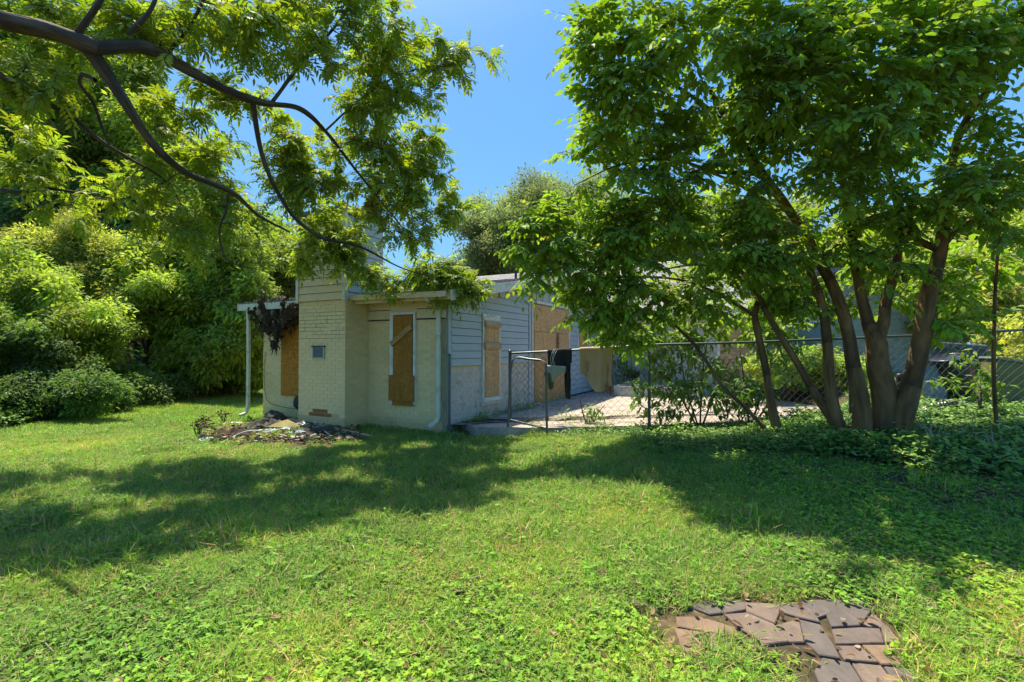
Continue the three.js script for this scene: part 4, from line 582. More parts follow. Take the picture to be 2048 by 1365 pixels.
  nodes.push(...limbNodes([V(-6.0, 5.0, -4.3), V(-4.8, 6.6, -4.0), V(-3.4, 7.6, -3.8)], [0.15, 0.1, 0.05], 10));
  const gaps = [[440, 255, 55, 42], [365, 205, 36, 28], [320, 145, 32, 24], [475, 330, 45, 34], [515, 290, 22, 22], [395, 275, 30, 30], [840, 30, 40, 30], [500, 385, 30, 26], [650, 580, 72, 42], [748, 478, 26, 45]];
  const cl = clustersIn(mapD([
    [620, 60, 240, 100, 5.6, 0.7, 52], [780, 190, 110, 130, 5.9, 0.6, 46], [690, 330, 150, 90, 6.3, 0.6, 40], [800, 420, 95, 100, 6.6, 0.5, 34], [860, 560, 115, 40, 7.0, 0.35, 36], [930, 585, 50, 25, 7.0, 0.2, 8], [690, 450, 70, 50, 6.9, 0.4, 12], [930, 135, 85, 32, 6.0, 0.3, 6], [880, 110, 50, 40, 6.0, 0.3, 6], [640, 500, 120, 50, 6.9, 0.4, 22],
    [850, 300, 60, 80, 6.4, 0.4, 16], [440, 60, 150, 60, 5.4, 0.5, 20], [220, 40, 210, 60, 5.0, 0.5, 24], [90, 150, 110, 70, 5.4, 0.5, 14], [400, 440, 140, 90, 6.6, 0.7, 30], [560, 370, 90, 70, 6.5, 0.5, 14], [200, 380, 180, 80, 6.6, 0.6, 18], [60, 310, 90, 60, 6.3, 0.5, 10], [760, 560, 60, 30, 7.0, 0.3, 8], [910, 420, 30, 60, 6.7, 0.3, 8],
    [60, -150, 330, 140, 6.0, 1.1, 40], [520, -90, 260, 80, 6.0, 0.7, 22], [-300, 60, 200, 260, 6.0, 1.0, 40],
    [400, 200, 70, 50, 6.4, 0.4, 8], [450, 300, 100, 70, 6.9, 0.5, 18], [470, 200, 70, 40, 6.3, 0.4, 8], [330, 240, 60, 60, 6.4, 0.5, 8], [560, 270, 60, 60, 6.5, 0.5, 9],
  ]), gaps);
  const L = new Leaves();
  const deadAt = [[955, 128, 6.0], [835, 528, 6.9], [740, 410, 6.5]].map(([x, y, d]) => at(x, y, deep(x, d) + 0.3));
  const foliage = (c, dir, len, L, twigs) => {
    const dead = deadAt.some(q => q.distanceTo(c) < 0.17), k = 5 + Math.floor(rnd() * 3);
    for (let i = 0; i < k; i++) {
      const ax = dir.clone().multiplyScalar(0.5).add(dirRand().multiplyScalar(0.9)).add(V(0, 0.08, 0)).normalize(), ln = rr(0.17, 0.31), st = c.clone().addScaledVector(dir, -rr(0, 0.22)).add(V(gauss() * 0.04, gauss() * 0.04, gauss() * 0.04));
      const end = st.clone().addScaledVector(ax, ln).add(V(0, -ln * 0.2, 0)), mid = st.clone().addScaledVector(ax, ln * 0.55).add(V(0, 0.02, 0)); twigs.push(limb([st, mid, end], [0.0032, 0.0025, 0.0014], 4, 3, 0));
      const cv = new THREE.QuadraticBezierCurve3(st, mid, end), pairs = 4 + Math.floor(rnd() * 3), base = shade(LG.pecan, 0.22, 0.35); const up = V(gauss() * 0.45, 1, gauss() * 0.45).normalize();
      for (let p = 0; p <= pairs; p++) { const tt = 0.22 + 0.78 * p / pairs, q = cv.getPoint(tt), tan = cv.getTangent(tt), s = V().crossVectors(tan, up).normalize(), n = V().crossVectors(s, tan).normalize(), ll = rr(0.075, 0.12) * (p === 0 ? 0.75 : 1);
        const cc = dead ? shade([0.38, 0.28, 0.16], 0.3, 0.2) : shade(base, 0.18, 0.2); if (p === pairs) L.lance(q, tan, n, ll * 1.1, 0.036, cc, 0.35); else for (const w of [-1, 1]) { const a = s.clone().multiplyScalar(w).addScaledVector(tan, 0.65).add(V(0, -0.12 + gauss() * 0.2, 0)).normalize(); L.lance(q, a, n.clone().addScaledVector(s, gauss() * 0.3).normalize(), ll, rr(0.027, 0.038), cc, 0.25); } }
    }
  };
  const tw = grow(nodes, cl, L, { foliage, thick: 2.0 });
  mesh('twigs', mergeGeometries(tw), M.twig, t, 'stuff'); mesh('crown', L.geo(), LEAF, t, 'stuff');
  tag(t);
}
seed = 4242;
{ // right multi-stemmed tree with ovate leaves
  const t = thing('multi_stem_tree', 'multi-stemmed brown-barked tree with broad leaves standing in ivy before the fence', 'tree', V(0, 0, 0));
  const g0 = (px, py, d) => { const p = at(px, py, d); p.y = gh(p.x, p.z) - 0.1; return p; };
  const S = [
    [[g0(1729, 885, 7.1), ...px3([[1723, 809, 7.1], [1708, 736, 7.15], [1697, 663, 7.2], [1682, 613, 7.2], [1659, 560, 7.2], [1630, 510, 7.2], [1612, 470, 7.15], [1585, 430, 7.1], [1560, 395, 7.0], [1520, 340, 6.8], [1465, 258, 6.6], [1420, 180, 6.4]])], [0.135, 0.11, 0.10, 0.085, 0.08, 0.075, 0.07, 0.066, 0.062, 0.062, 0.058, 0.05, 0.03]],
    [[g0(1775, 870, 7.05), ...px3([[1770, 790, 7.1], [1755, 721, 7.1], [1752, 677, 7.1], [1742, 650, 7.1]])], [0.19, 0.165, 0.14, 0.125, 0.10]],
    [px3([[1750, 680, 7.1], [1736, 645, 7.1], [1717, 560, 7.1], [1705, 470, 7.0], [1690, 380, 6.9], [1660, 250, 6.6], [1640, 120, 6.3], [1625, -40, 6.1]]), [0.10, 0.08, 0.07, 0.06, 0.05, 0.04, 0.032, 0.02]],
    [px3([[1756, 680, 7.1], [1766, 650, 7.05], [1773, 604, 7.05], [1788, 550, 7.0], [1798, 490, 6.95], [1800, 430, 6.9], [1775, 330, 6.7], [1760, 200, 6.4], [1770, 60, 6.1]]), [0.09, 0.078, 0.07, 0.066, 0.06, 0.052, 0.04, 0.03, 0.018]],
    [[g0(1797, 862, 6.95), ...px3([[1812, 815, 6.95], [1829, 750, 6.95], [1846, 663, 6.9], [1858, 589, 6.85], [1870, 545, 6.8], [1882, 495, 6.75], [1890, 440, 6.7], [1900, 380, 6.6], [1915, 280, 6.4], [1960, 200, 6.2], [2060, 100, 6.0]])], [0.13, 0.125, 0.115, 0.105, 0.098, 0.092, 0.082, 0.07, 0.058, 0.044, 0.034, 0.02]],
    [px3([[1880, 498, 6.75], [1925, 452, 6.7], [1985, 425, 6.6], [2060, 402, 6.5]]), [0.05, 0.042, 0.034, 0.024]], [px3([[1876, 500, 6.75], [1835, 478, 6.75], [1810, 440, 6.7], [1800, 400, 6.65]]), [0.05, 0.045, 0.034, 0.024]],
    [[g0(1690, 850, 7.2), ...px3([[1663, 797, 7.2], [1655, 692, 7.2], [1644, 613, 7.2], [1628, 560, 7.25], [1600, 500, 7.3], [1550, 420, 7.3], [1480, 370, 7.2], [1380, 330, 7.1]])], [0.10, 0.08, 0.07, 0.06, 0.055, 0.05, 0.035, 0.025, 0.012]],
    [[g0(1700, 860, 7.25), ...px3([[1650, 815, 7.3], [1628, 784, 7.3], [1602, 739, 7.35], [1562, 673, 7.4], [1531, 620, 7.45], [1510, 580, 7.5], [1470, 530, 7.5], [1400, 490, 7.5], [1300, 460, 7.4]])], [0.085, 0.07, 0.058, 0.05, 0.045, 0.04, 0.036, 0.03, 0.02, 0.01]],
    [[g0(1560, 862, 7.6), ...px3([[1541, 797, 7.6], [1531, 731, 7.6], [1515, 660, 7.6], [1510, 631, 7.6], [1518, 590, 7.6], [1515, 500, 7.5], [1500, 420, 7.4]])], [0.075, 0.062, 0.055, 0.05, 0.045, 0.035, 0.026, 0.016]],
    [[g0(1555, 862, 7.7), ...px3([[1500, 825, 7.8], [1444, 771, 7.9], [1417, 729, 7.95], [1391, 692, 8.0], [1338, 636, 8.1], [1285, 560, 8.1], [1240, 510, 8.0]])], [0.04, 0.035, 0.03, 0.03, 0.028, 0.026, 0.02, 0.01]],
    [px3([[1510, 632, 7.6], [1440, 590, 7.6], [1360, 560, 7.7], [1240, 555, 7.7], [1150, 560, 7.6]]), [0.03, 0.024, 0.02, 0.014, 0.006]], [px3([[1520, 600, 7.6], [1480, 555, 7.5], [1400, 530, 7.5], [1300, 545, 7.5]]), [0.03, 0.024, 0.018, 0.008]],
    [[g0(1995, 850, 7.0), ...px3([[1988, 740, 7.0], [1990, 620, 7.0], [1996, 500, 6.9], [2002, 400, 6.8], [1990, 300, 6.7]])], [0.028, 0.024, 0.022, 0.02, 0.014, 0.008]],
    [px3([[1520, 342, 6.8], [1440, 345, 6.8], [1350, 320, 6.8], [1240, 330, 6.8], [1150, 370, 6.9]]), [0.03, 0.024, 0.018, 0.012, 0.006]], [px3([[1465, 258, 6.6], [1380, 190, 6.4], [1290, 140, 6.3], [1200, 120, 6.2]]), [0.03, 0.022, 0.016, 0.006]],
    [px3([[1590, 300, 6.6], [1540, 220, 6.3], [1480, 120, 6.0], [1440, 20, 5.8]].reverse()), [0.012, 0.02, 0.026, 0.03]],
  ];
  const nodes = []; S.forEach(([p, r]) => { mesh(r[0] > 0.06 ? 'stem' : 'limb', limb(p, r, 60, r[0] > 0.06 ? 15 : 8, 0.13), M.barkBrown, t); nodes.push(...limbNodes(p, r, 22).slice(4)); });
  const gaps = [[1572, 350, 42, 34], [1990, 175, 45, 30], [1880, 290, 36, 36], [1690, 95, 26, 20], [2030, 200, 30, 60], [1545, 320, 24, 20], [1130, 250, 34, 24], [1200, 370, 24, 18], [1960, 690, 70, 40]];
  const cl = clustersIn([
    [1290, 110, 160, 140, 6.2, 0.7, 66], [1500, 110, 200, 150, 5.8, 0.7, 100], [1740, 120, 200, 160, 5.8, 0.7, 96], [1960, 110, 130, 150, 6.0, 0.6, 62], [1880, 30, 120, 60, 5.9, 0.5, 22], [1980, 370, 90, 130, 6.2, 0.6, 40], [1230, 290, 125, 110, 6.6, 0.6, 44], [1420, 300, 170, 110, 6.4, 0.6, 56], [1700, 300, 170, 110, 6.4, 0.7, 62],
    [1190, 470, 160, 80, 7.2, 0.6, 66], [1370, 460, 170, 80, 7.0, 0.6, 66], [1570, 480, 150, 75, 6.9, 0.6, 56], [1120, 560, 85, 40, 7.6, 0.4, 22], [1260, 590, 130, 50, 7.7, 0.5, 40], [1430, 590, 140, 50, 7.8, 0.5, 40], [1560, 590, 70, 50, 7.5, 0.3, 20], [1780, 560, 90, 70, 7.4, 0.4, 16], [1340, 650, 120, 36, 9.4, 0.4, 24], [1500, 640, 110, 40, 9.3, 0.4, 22], [1650, 610, 70, 50, 7.7, 0.3, 12], [1200, 640, 60, 30, 8.0, 0.3, 10], [1250, 668, 50, 30, 8.2, 0.25, 10], [1760, 470, 110, 70, 6.8, 0.5, 22], [1930, 540, 110, 70, 7.4, 0.5, 20], [1860, 400, 80, 60, 6.5, 0.4, 14], [1080, 430, 40, 40, 7.2, 0.3, 8],
    [1560, -150, 470, 150, 5.9, 0.9, 26], [2250, 100, 200, 260, 6.0, 1.0, 40], [1930, 640, 90, 40, 7.0, 0.4, 6],
  ], gaps);
  const L = new Leaves();
  const foliage = (c, dir, len, L, twigs, pts) => {
    const k = 4 + Math.floor(rnd() * 3);
    for (let i = 0; i < k; i++) {
      const st = c.clone().lerp(pts[0], rr(0, 0.5)), az = rr(0, 6.283), ax = V(Math.cos(az), rr(-0.25, 0.3), Math.sin(az)).addScaledVector(dir, 0.8).normalize(), ln = rr(0.22, 0.45), end = st.clone().addScaledVector(ax, ln).add(V(0, -ln * 0.16, 0)), mid = st.clone().addScaledVector(ax, ln * 0.5).add(V(gauss() * 0.02, 0.03, gauss() * 0.02));
      twigs.push(limb([st, mid, end], [0.0038, 0.003, 0.0015], 4, 3, 0)); const cv = new THREE.QuadraticBezierCurve3(st, mid, end), n = 8 + Math.floor(rnd() * 4), base = shade(LG.laurel, 0.22, 0.25), up = V(gauss() * 0.3, 1, gauss() * 0.3).normalize();
      for (let j = 0; j < n; j++) { const tt = 0.12 + 0.88 * j / (n - 1), q = cv.getPoint(tt), tan = cv.getTangent(tt), s = V().crossVectors(tan, up).normalize().multiplyScalar(j % 2 ? 1 : -1), a = j === n - 1 ? tan.clone() : s.clone().addScaledVector(tan, 0.7).add(V(0, rr(-0.5, 0.15), 0)).normalize(); const nn = up.clone().add(V(gauss() * 0.5, 0, gauss() * 0.5)); nn.addScaledVector(a, -nn.dot(a)).normalize(); const ll = rr(0.075, 0.14); L.ovate(q.clone().addScaledVector(a, 0.012), a, nn, ll, ll * rr(0.5, 0.62), rnd() < 0.008 ? [0.5, 0.38, 0.03] : shade(base, 0.12, 0.15), rr(0.1, 0.4), rr(0.1, 0.35)); }
    }
  };
  const tw = grow(nodes, cl, L, { foliage, thick: 1.7 });
  mesh('twigs', mergeGeometries(tw), std([0.10, 0.065, 0.035], 0.9), t, 'stuff'); mesh('crown', L.geo(), LEAF, t, 'stuff');
}
seed = 9191;
// bushy saplings behind the fence
function sapling(px, py, d, label, stems, blobs, col, big = 1) {
  const o = thing('sapling', label, 'sapling', V(0, 0, 0)); const nodes = [], b = at(px, py, d); b.y = gh(b.x, b.z) - 0.05;
  stems.forEach(([x, y, dd]) => { const e = at(x, y, dd), p = [b, b.clone().lerp(e, 0.5).add(V(gauss() * 0.06, 0.08, gauss() * 0.06)), e]; mesh('stem', limb(p, [0.018, 0.013, 0.006], 14, 6, 0.06), M.barkGrey, o); nodes.push(...limbNodes(p, [0.018, 0.013, 0.006], 8)); });
  const L = new Leaves(); const tw = grow(nodes, clustersIn(blobs), L, { foliage: (c, dir, len, L) => { const n = 16; for (let j = 0; j < n; j++) { const a = dirRand().add(V(0, -0.3, 0)).normalize(), nn = V(gauss() * 0.5, 1, gauss() * 0.5); nn.addScaledVector(a, -nn.dot(a)).normalize(); const ll = rr(0.09, 0.17) * big; L.lance(c.clone().add(dirRand().multiplyScalar(0.1)), a, nn, ll, ll * rr(0.3, 0.42), shade(col, 0.3, 0.3), 0.4); } } });
  if (tw.length) mesh('twigs', mergeGeometries(tw), M.twig, o, 'stuff'); mesh('foliage', L.geo(), LEAF, o, 'stuff'); return o;
}
sapling(1400, 850, 9.0, 'leafy sapling behind the fence rail right of its middle post', [[1360, 700, 9.3], [1420, 650, 9.2], [1310, 720, 9.2], [1460, 720, 9.0]], [[1360, 710, 100, 60, 9.2, 0.4, 56], [1340, 790, 80, 45, 9.0, 0.4, 40], [1440, 770, 80, 60, 9.0, 0.4, 36]], [0.131, 0.272, 0.018]);
sapling(1500, 850, 8.6, 'thin sapling growing against the fence left of the trunks', [[1480, 700, 8.6], [1560, 690, 8.8], [1600, 740, 8.6]], [[1500, 790, 80, 40, 8.6, 0.3, 26], [1580, 710, 70, 60, 9.0, 0.4, 26]], [0.105, 0.240, 0.018]);
sapling(1180, 850, 9.6, 'spindly weed growing through the fence under the tan sheet', [[1160, 800, 9.5], [1210, 810, 9.6]], [[1180, 830, 60, 18, 9.5, 0.3, 10]], [0.131, 0.272, 0.018], 0.7);
sapling(1960, 830, 8.0, 'low leafy sapling before the tipped cart behind the ivy', [[1940, 770, 8.0], [1960, 730, 7.9]], [[1880, 765, 35, 14, 8.0, 0.3, 3], [1975, 780, 30, 40, 7.8, 0.3, 7], [1935, 720, 25, 15, 8.2, 0.3, 2]], [0.149, 0.288, 0.016]);
sapling(1262, 770, 16.5, 'vine climbing the grey rear wall above the planter', [[1245, 690, 16.4], [1262, 710, 16.3]], [[1245, 730, 14, 40, 16.3, 0.2, 14], [1290, 742, 60, 10, 16.2, 0.3, 16], [1225, 700, 20, 30, 16, 0.2, 8]], [0.105, 0.224, 0.018], 0.9);
// ------------------------------------------------------------------ background trees and shrubs from leafy clumps
function clump(n, leafL, leafW, col, seedCols = 0.3) { const L = new Leaves(); for (let i = 0; i < n; i++) { const o = dirRand().multiplyScalar(Math.cbrt(rnd())); const a = o.clone().normalize().add(dirRand().multiplyScalar(0.9)).add(V(0, -0.25, 0)).normalize(), nn = V(gauss() * 0.8, 1, gauss() * 0.8); nn.addScaledVector(a, -nn.dot(a)).normalize(); const l = leafL * rr(0.7, 1.3); L.lance(o, a, nn, l, l * leafW, shade(col, seedCols, 0.3), 0.35); } return L.geo(); }
const CL = { bush: clump(110, 0.34, 0.4, [1, 1, 1]), fine: clump(170, 0.24, 0.36, [1, 1, 1]) };
const _m = new THREE.Matrix4(), _q = new THREE.Quaternion(), _e = new THREE.Euler();
// blobs in pixels: [px, py, rx, ry, depth, depth radius, clumps]
function crownTree(name, label, cat, basePx, baseD, blobs, col, size, o = {}) {
  const b = at(basePx, 800, baseD), t = thing(name, label, cat, V(b.x, gh(b.x, b.z) - 0.05, b.z), 0, o.group), M4 = [], C = [];
  const cents = [];
  const twigs = [];
  for (const [px, py, rx, ry, d, rd, n] of blobs) { cents.push([at(px, py, d), rx * d / FPX]); const m = Math.round(n * 1.7), rays = Math.max(5, Math.round(m / 11));
    for (let i = 0; i < rays; i++) { const u = dirRand(), rc = shade(col, 0.34, 0.16); u.y = u.y * 0.9 + 0.12; const k = rr(0.7, 1.2), s0 = dirRand().multiplyScalar(0.3).add(V(0, -0.35, 0)), bend = rr(0.0, 0.28), P = (t) => V(s0.x + (u.x * k - s0.x) * t, s0.y + (u.y * k - s0.y) * t + bend * (t - t * t * 1.6), s0.z + (u.z * k - s0.z) * t), W = (v) => at(px + v.x * rx, py - v.y * ry, d + v.z * rd), cnt = Math.ceil(m / rays), br = [W(P(0)), W(P(0.4)), W(P(0.75)), W(P(1))].map(q => q.sub(t.position));
      twigs.push(limb(br, [0.022, 0.016, 0.01, 0.004].map(q => q * d / 16), 8, 4, 0.1));
      for (let q = 0; q < cnt; q++) { const tt = 0.22 + 0.8 * Math.sqrt((q + rnd()) / cnt), v = P(tt).add(dirRand().multiplyScalar(rr(0, 0.28))), p = W(v); if (p.y < gh(p.x, p.z) + 0.08) p.y = gh(p.x, p.z) + rr(0.08, 0.3); p.sub(t.position); _e.set(gauss() * 0.5, rr(0, 6.28), gauss() * 0.5); _q.setFromEuler(_e); const s = size * rr(0.45, 1.1); M4.push(new THREE.Matrix4().compose(p, _q, V(s, s * 0.9, s))); C.push(shade(rc, 0.25, 0.12)); } } }
  mesh('twigs', mergeGeometries(twigs), M.barkGrey, t, 'stuff');
  if (o.stems !== 0) { const n = o.stems ?? 1, r = o.r ?? 0.12; for (let i = 0; i < n; i++) { const c = cents[i % cents.length][0].clone().sub(t.position), sp = V(gauss(), 0, gauss()).multiplyScalar(n > 1 ? 0.15 : 0); const e = c.clone().add(V(gauss() * 0.3, 0, gauss() * 0.3)); mesh('trunk', limb([sp, V(sp.x + e.x * 0.25, e.y * 0.42, sp.z + e.z * 0.25), V(e.x * 0.7, e.y * 0.75, e.z * 0.7), e], [r * 1.15, r * 0.9, r * 0.6, r * 0.25], 16, 8, 0.1), o.bark ?? M.barkGrey, t);
      for (let k = 0; k < 4; k++) { const [q, R] = cents[Math.floor(rnd() * cents.length)], f = q.clone().sub(t.position).add(dirRand().multiplyScalar(R * 0.7)), st = V(sp.x + e.x * 0.25, e.y * rr(0.35, 0.6), sp.z + e.z * 0.25); mesh('limb', limb([st, st.clone().lerp(f, 0.5).add(V(0, 0.15, 0)), f], [r * 0.45, r * 0.3, r * 0.1], 10, 6, 0.1), o.bark ?? M.barkGrey, t); } } }
  const im = new THREE.InstancedMesh(o.fine ? CL.fine : CL.bush, o.mat ?? LEAFDULL, M4.length); M4.forEach((m, i) => { im.setMatrixAt(i, m); im.setColorAt(i, lin(...C[i])); }); im.name = 'crown'; im.userData.kind = 'stuff'; im.castShadow = im.receiveShadow = true; t.add(im); return t;
}
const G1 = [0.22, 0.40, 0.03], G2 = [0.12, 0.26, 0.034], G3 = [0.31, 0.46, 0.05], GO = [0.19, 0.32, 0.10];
crownTree('tall_tree', 'tall leafy tree rising at the far left behind the hedge', 'tree', 60, 25, [[60, 150, 240, 200, 25, 4, 330], [200, 330, 220, 130, 24, 3.5, 230], [320, 310, 90, 90, 24, 2, 70], [240, 220, 100, 110, 24, 2.5, 90], [-120, 330, 200, 220, 24, 4, 200]], G1, 0.85, { r: 0.3 });
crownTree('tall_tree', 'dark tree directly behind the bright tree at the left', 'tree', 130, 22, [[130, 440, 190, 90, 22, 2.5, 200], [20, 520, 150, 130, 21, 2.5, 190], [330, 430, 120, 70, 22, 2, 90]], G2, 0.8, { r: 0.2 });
crownTree('bright_tree', 'bright yellow-green tree in the middle of the left thicket', 'tree', 190, 17.5, [[130, 500, 120, 70, 17.5, 1.6, 170], [210, 560, 110, 70, 17.2, 1.5, 130], [60, 590, 100, 60, 17, 1.5, 90]], G3, 0.55, { r: 0.1, fine: 1 });
crownTree('small_tree', 'small dark-stemmed tree forking in front of the brick house', 'tree', 277, 17, [[360, 640, 60, 40, 17, 1.0, 40], [300, 560, 110, 80, 17, 1.5, 140], [400, 540, 90, 100, 17, 1.5, 120], [230, 620, 60, 50, 16.5, 1, 40]], G1, 0.55, { r: 0.09 });
crownTree('small_tree', 'slender multi-stemmed tree nearest the left downspout', 'tree', 388, 16, [[430, 690, 90, 80, 16.2, 1.2, 110], [450, 560, 90, 110, 16, 1.4, 150], [500, 640, 60, 70, 16.5, 1.2, 70], [420, 480, 90, 70, 17, 1.4, 80]], G1, 0.5, { stems: 3, r: 0.06 });
crownTree('shrub', 'broad dark shrub at the far left edge of the lawn', 'shrub', 20, 11, [[0, 720, 140, 80, 12, 1.3, 120], [60, 785, 190, 55, 11.6, 1.2, 150], [190, 805, 110, 34, 12, 1.0, 70], [-140, 650, 120, 200, 11.5, 1.4, 130]], [0.085, 0.21, 0.016], 0.32, { stems: 3, r: 0.03 });
crownTree('shrub', 'tall leafy shrub with hanging branches above the dark shrub at the left edge', 'shrub', 90, 13, [[90, 640, 150, 80, 14, 1.6, 150], [150, 680, 90, 50, 14.5, 1.3, 90], [20, 580, 140, 70, 14, 1.4, 90], [290, 600, 80, 50, 16, 1.2, 60]], G1, 0.42, { stems: 3, r: 0.04 });
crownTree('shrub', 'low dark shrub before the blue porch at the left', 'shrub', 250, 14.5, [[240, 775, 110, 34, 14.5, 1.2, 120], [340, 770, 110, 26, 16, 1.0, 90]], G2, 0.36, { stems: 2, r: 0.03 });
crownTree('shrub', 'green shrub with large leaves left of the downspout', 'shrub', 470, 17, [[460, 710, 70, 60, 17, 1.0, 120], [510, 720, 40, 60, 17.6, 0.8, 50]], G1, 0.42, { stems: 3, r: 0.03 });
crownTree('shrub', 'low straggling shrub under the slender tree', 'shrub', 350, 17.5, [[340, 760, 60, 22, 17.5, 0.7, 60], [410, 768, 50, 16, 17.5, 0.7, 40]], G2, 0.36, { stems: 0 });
crownTree('tall_tree', 'olive-green tree rising behind the grey roof', 'tree', 1040, 42, [[1080, 430, 110, 85, 42, 5, 190], [1160, 400, 100, 60, 44, 4, 120], [985, 445, 60, 70, 42, 4, 100], [1050, 520, 130, 60, 42, 5, 120]], GO, 1.15, { r: 0.35, fine: 1 });
crownTree('tall_tree', 'distant tree behind the chimney', 'tree', 640, 34, [[620, 560, 160, 90, 34, 4, 150], [480, 520, 120, 120, 33, 4, 150]], G1, 1.0, { r: 0.25 });
crownTree('tall_tree', 'leafy tree behind the rear block at the middle right', 'tree', 1420, 30, [[1350, 470, 170, 80, 30, 3, 180], [1520, 480, 150, 90, 29, 3, 170]], GO, 0.95, { r: 0.25 });
crownTree('bright_tree', 'sunlit yellow-green tree behind the fence at the right', 'tree', 1830, 17, [[1830, 560, 120, 90, 17, 1.8, 170], [1960, 590, 120, 80, 16.5, 1.8, 170], [1730, 520, 100, 90, 18, 1.8, 110]], G3, 0.6, { r: 0.14 });
crownTree('tall_tree', 'green tree at the far right behind the sunlit tree', 'tree', 2100, 24, [[2080, 470, 180, 130, 24, 3, 190], [1900, 470, 130, 90, 25, 3, 120]], G1, 0.85, { r: 0.22 });
crownTree('shrub', 'bright shrub beside the tipped cart at the right edge', 'shrub', 2060, 10.5, [[2070, 740, 60, 80, 10.5, 0.8, 60], [1990, 660, 60, 26, 11.5, 0.6, 30]], G3, 0.34, { stems: 2, r: 0.025 });
crownTree('shrub', 'shrub growing beside the beige-green house behind the fence', 'shrub', 1560, 13.5, [[1560, 735, 70, 40, 13.5, 0.8, 60], [1660, 740, 60, 40, 13.2, 0.8, 50]], G1, 0.34, { stems: 2, r: 0.025 });
{ // slim stems before the left thicket
  for (const [label, st] of [['thin dark forked stem standing before the brick house in the left thicket', [[277, 795], [288, 720], [305, 665], [345, 600]]], ['straight dark stem in the left thicket, right of the forked one', [[372, 780], [376, 700], [384, 640], [380, 560]]], ['dark stem leaning right in the left thicket nearest the downspout', [[386, 780], [408, 705], [440, 640], [470, 560]]], ['dark stem leaning left beside the straight one in the left thicket', [[370, 778], [348, 715], [330, 668], [318, 600]]]]) {
    const g = ground(st[0][0], st[0][1]), D = -g.z, pts = st.map(([x, y], i) => i ? at(x, y, D + 0.1 * i) : V(g.x, g.y - 0.1, g.z)), o = thing('sapling', label, 'sapling', V(0, 0, 0)); mesh('stem', limb(pts, [0.075, 0.06, 0.045, 0.025], 24, 8, 0.12), M.barkGrey, o);
    const L = new Leaves(), tw = grow(limbNodes(pts, [0.07, 0.05, 0.04, 0.02], 10).slice(4), clustersIn(st.slice(2).map(([x, y]) => [x, y - 20, 50, 40, D, 0.6, 12])), L, { foliage: (c, dir, len, L) => { for (let j = 0; j < 16; j++) { const a = dirRand().add(V(0, -0.3, 0)).normalize(), nn = V(gauss() * 0.5, 1, gauss() * 0.5); nn.addScaledVector(a, -nn.dot(a)).normalize(); const l = rr(0.12, 0.2); L.lance(c.clone().add(dirRand().multiplyScalar(0.25)), a, nn, l, l * 0.4, shade(G1, 0.3, 0.35), 0.4); } } }); mesh('twigs', mergeGeometries(tw), M.barkGrey, o, 'stuff'); mesh('foliage', L.geo(), LEAF, o, 'stuff');
  }
}
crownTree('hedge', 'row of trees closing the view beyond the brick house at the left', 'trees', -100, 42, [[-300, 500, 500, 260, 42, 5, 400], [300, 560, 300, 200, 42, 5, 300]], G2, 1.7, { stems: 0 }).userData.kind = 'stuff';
crownTree('hedge', 'row of trees closing the view beyond the houses at the right', 'trees', 1900, 46, [[1500, 590, 420, 110, 46, 5, 280], [2200, 540, 420, 180, 44, 5, 360]], G2, 1.7, { stems: 0 }).userData.kind = 'stuff';
